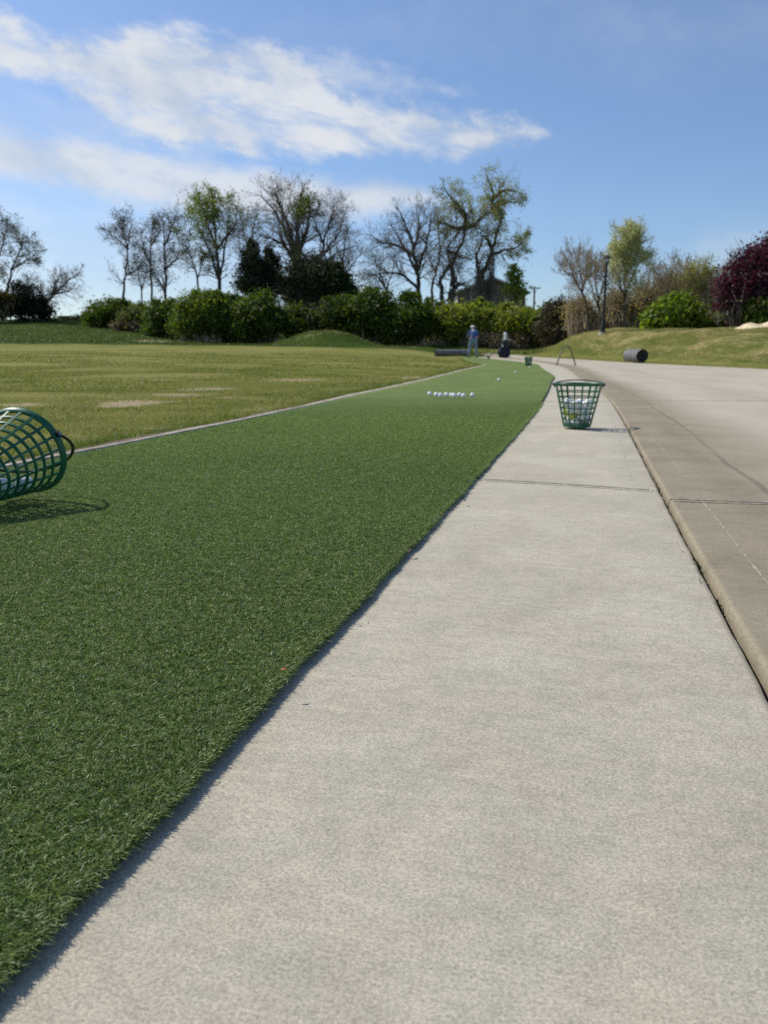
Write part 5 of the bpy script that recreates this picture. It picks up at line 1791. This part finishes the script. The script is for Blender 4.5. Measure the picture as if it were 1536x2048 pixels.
def golfer():
    D = 41.0
    c = on_turf(945.5, D, .018)
    J = {'pelvis': ((0, -.03, .93), .135), 'spine': ((0, .02, 1.08), .13), 'chest': ((0, .10, 1.25), .155), 'neck0': ((0, .17, 1.38), .075), 'neck': ((0, .22, 1.43), .058),
         'head0': ((0, .27, 1.48), .075), 'head': ((0, .31, 1.55), .092), 'crown': ((0, .325, 1.61), .06)}
    E = [('pelvis', 'spine'), ('spine', 'chest'), ('chest', 'neck0'), ('neck0', 'neck'), ('neck', 'head0'), ('head0', 'head'), ('head', 'crown')]
    for s, n in ((-1, 'a'), (1, 'b')):
        J['hip' + n] = ((s * .105, -.02, .88), .10)
        J['knee' + n] = ((s * .165, .05, .49), .062)
        J['calf' + n] = ((s * .185, .02, .32), .060)
        J['ank' + n] = ((s * .205, -.01, .08), .040)
        J['toe' + n] = ((s * .235, .17, .03), .034)
        J['sho' + n] = ((s * .185, .12, 1.34), .066)
        J['elb' + n] = ((s * .265, .20, 1.09), .044)
        J['wri' + n] = ((s * .085 + .05, .40, .98), .029)
        J['palm' + n] = ((s * .045 + .06, .455, .945), .030)
        E += [('pelvis', 'hip' + n), ('hip' + n, 'knee' + n), ('knee' + n, 'calf' + n), ('calf' + n, 'ank' + n), ('ank' + n, 'toe' + n),
              ('chest', 'sho' + n), ('sho' + n, 'elb' + n), ('elb' + n, 'wri' + n), ('wri' + n, 'palm' + n)]
        for f in range(4):
            b0 = np.array(J['palm' + n][0])
            J['f%d%s' % (f, n)] = (tuple(b0 + ((f - 1.5) * .004 - s * .012, .030, -.012 + .018 * (1.5 - f))), .009)
            J['g%d%s' % (f, n)] = (tuple(b0 + (-s * .045, .030 - .004 * f, -.014 + .018 * (1.5 - f))), .008)
            E += [('palm' + n, 'f%d%s' % (f, n)), ('f%d%s' % (f, n), 'g%d%s' % (f, n))]
        J['th' + n] = (tuple(np.array(J['palm' + n][0]) + (-s * .025, -.005, .035)), .010)
        E.append(('wri' + n, 'th' + n))
    me = skin_mesh('person', J, E, 'pelvis', 2, M['skin'])
    body = link('person', me)
    body.location = tuple(c)
    tag(body, 'person with back turned, white cap, blue shirt and light jeans, standing on the far turf', 'person')
    # face and ears sit on the head
    f = MB()
    f.ball((0, .405, 1.525), (.014, .022, .022), 8, 6)
    for s in (-1, 1):
        f.ball((s * .094, .30, 1.53), (.014, .024, .034), 8, 6)
    f.build('face', M['skin'], body)
    hair = MB().ball((0, .285, 1.53), (.096, .100, .075), 14, 10)
    hair.build('hair', simple('grey_hair', (.32, .30, .28), .8), body)

    def grown(keys_r, edges, root, name, mat):
        JJ = {k: (J[k][0] if k in J else pos, r) for k, pos, r in keys_r}
        return link(name, skin_mesh(name, JJ, edges, root, 2, mat), body)

    grown([('pelvis', None, .165), ('spine', None, .165), ('chest', None, .185), ('neck0', None, .10)] + [k for n, s in (('a', -1), ('b', 1)) for k in
          (('sho' + n, None, .088), ('mid' + n, (s * .232, .165, 1.20), .078), ('end' + n, (s * .262, .198, 1.10), .070))],
          [('pelvis', 'spine'), ('spine', 'chest'), ('chest', 'neck0')] + [e for n in 'ab' for e in (('chest', 'sho' + n), ('sho' + n, 'mid' + n), ('mid' + n, 'end' + n))], 'chest', 'shirt', M['shirt'])
    y = MB().ball((0, .055, 1.335), (.115, .085, .085), 14, 10)
    y.build('shirt_yoke', M['shirt_pale'], body)
    grown([('pelvis', None, .150)] + [k for n, s in (('a', -1), ('b', 1)) for k in
          (('hip' + n, None, .122), ('thi' + n, (s * .14, .02, .68), .098), ('knee' + n, None, .083), ('calf' + n, None, .078), ('hem' + n, (s * .205, .0, .09), .066))],
          [e for n in 'ab' for e in (('pelvis', 'hip' + n), ('hip' + n, 'thi' + n), ('thi' + n, 'knee' + n), ('knee' + n, 'calf' + n), ('calf' + n, 'hem' + n))], 'pelvis', 'jeans', M['jean'])
    cp_ = MB().ball((0, .315, 1.585), (.106, .115, .068), 18, 12)
    cp_.ball((0, .43, 1.565), (.075, .085, .012), 14, 6)
    cp_.build('cap', M['white'], body)
    for s in (-1, 1):
        sh = MB().ball((s * .215, .055, .042), (.052, .135, .045), 14, 8)
        sh.box((s * .215, .055, .008), (.09, .25, .016))
        sh.build('shoe', M['shoe'], body)


golfer()


def golf_bag():
    D = 39.0
    c = on_turf(1006, D, .02)
    root = thing('golf_bag', 'dark navy golf stand bag with bulging pockets standing on the pavement', 'golf bag', c)
    lean = np.array((.10, -.04, 0))

    def at(z, dx=0, dy=0): return np.array((dx, dy, z)) + lean * z
    MB().tube([at(.02), at(.06), at(.40), at(.74), at(.80)], [.15, .165, .155, .14, .145], 18).build('bag_body', M['navy'], root)
    MB().tube([at(.79), at(.83), at(.845)], [.15, .155, .145], 18).build('collar', M['black'], root)
    # bulging side pockets and towel hanging below
    for s, w in ((-1, .19), (1, .21)):
        pk = MB().ball(at(.28, s * .15, -.04), (w * .85, .13, .26), 16, 12)
        pk.build('pocket', M['navy'], root)
    pk = MB().ball(at(.30, 0, -.13), (.14, .09, .22), 16, 12)
    pk.build('front_pocket', M['navy'], root)
    MB().box(at(.60, -.12, -.10), (.07, .02, .10)).build('tag', M['white'], root)
    tw = MB()
    tw.tube([at(.74, -.16, -.05), at(.62, -.19, -.07), at(.40, -.20, -.08), at(.30, -.20, -.08)], [.035, .06, .085, .09], 10, flat=.4)
    tw.build('towel', M['black'], root)
    st = MB().tube([at(.72, .12, -.02), at(.62, .26, -.05), at(.45, .27, -.05), at(.30, .14, -.04)], .018, 6)
    st.build('strap', M['black'], root)
    for s in (-1, 1):
        MB().tube([at(.70, s * .05 + .05, .10), (.40 + .04 * s, .10 + .18 * s, 0.005)], .010, 8).build('leg', M['steel'], root)
    # clubs: each its own thing, resting in the bag
    topc = c + at(.72)
    rg = np.random.default_rng(8)
    labels = ['driver under a tall white cover sticking out of the golf bag',
              'iron with pale head leaning left out of the golf bag', 'iron with steel head beside the white cover in the golf bag',
              'iron leaning farthest right out of the golf bag', 'wood with dark head between the irons in the golf bag']
    for k, lab in enumerate(labels):
        dx, dy, ht = [(.0, .02, .45), (-.17, -.02, .19), (.10, .03, .21), (.20, 0, .17), (.05, -.05, .16)][k]
        p0 = topc + np.array((dx * .3, dy, -.45))
        p1 = topc + np.array((dx, dy, ht))
        cl = thing('golf_club', lab, 'golf club', p0, 'clubs in the golf bag')
        MB().tube([p0, p1], [.008, .007], 7).build('shaft', M['steel'], cl, origin=p0)
        if k == 0:
            hd = MB().ball(p1 + (0, 0, -.02), (.085, .075, .11), 14, 10)
            hd.tube([p1 + (0, 0, -.27), p1 + (0, 0, -.14), p1 + (0, 0, -.04)], [.070, .066, .075], 12)
            hd.build('head_cover', M['white'], cl, origin=p0)
        elif k == 4:
            MB().ball(p1 + (.03, 0, 0), (.055, .045, .03), 12, 8).build('club_head', M['black'], cl, origin=p0)
        else:
            MB().box(p1 + (.03, 0, .01), (.085, .025, .05)).build('club_head', M['steel'] if k != 1 else M['trim'], cl, origin=p0)


golf_bag()
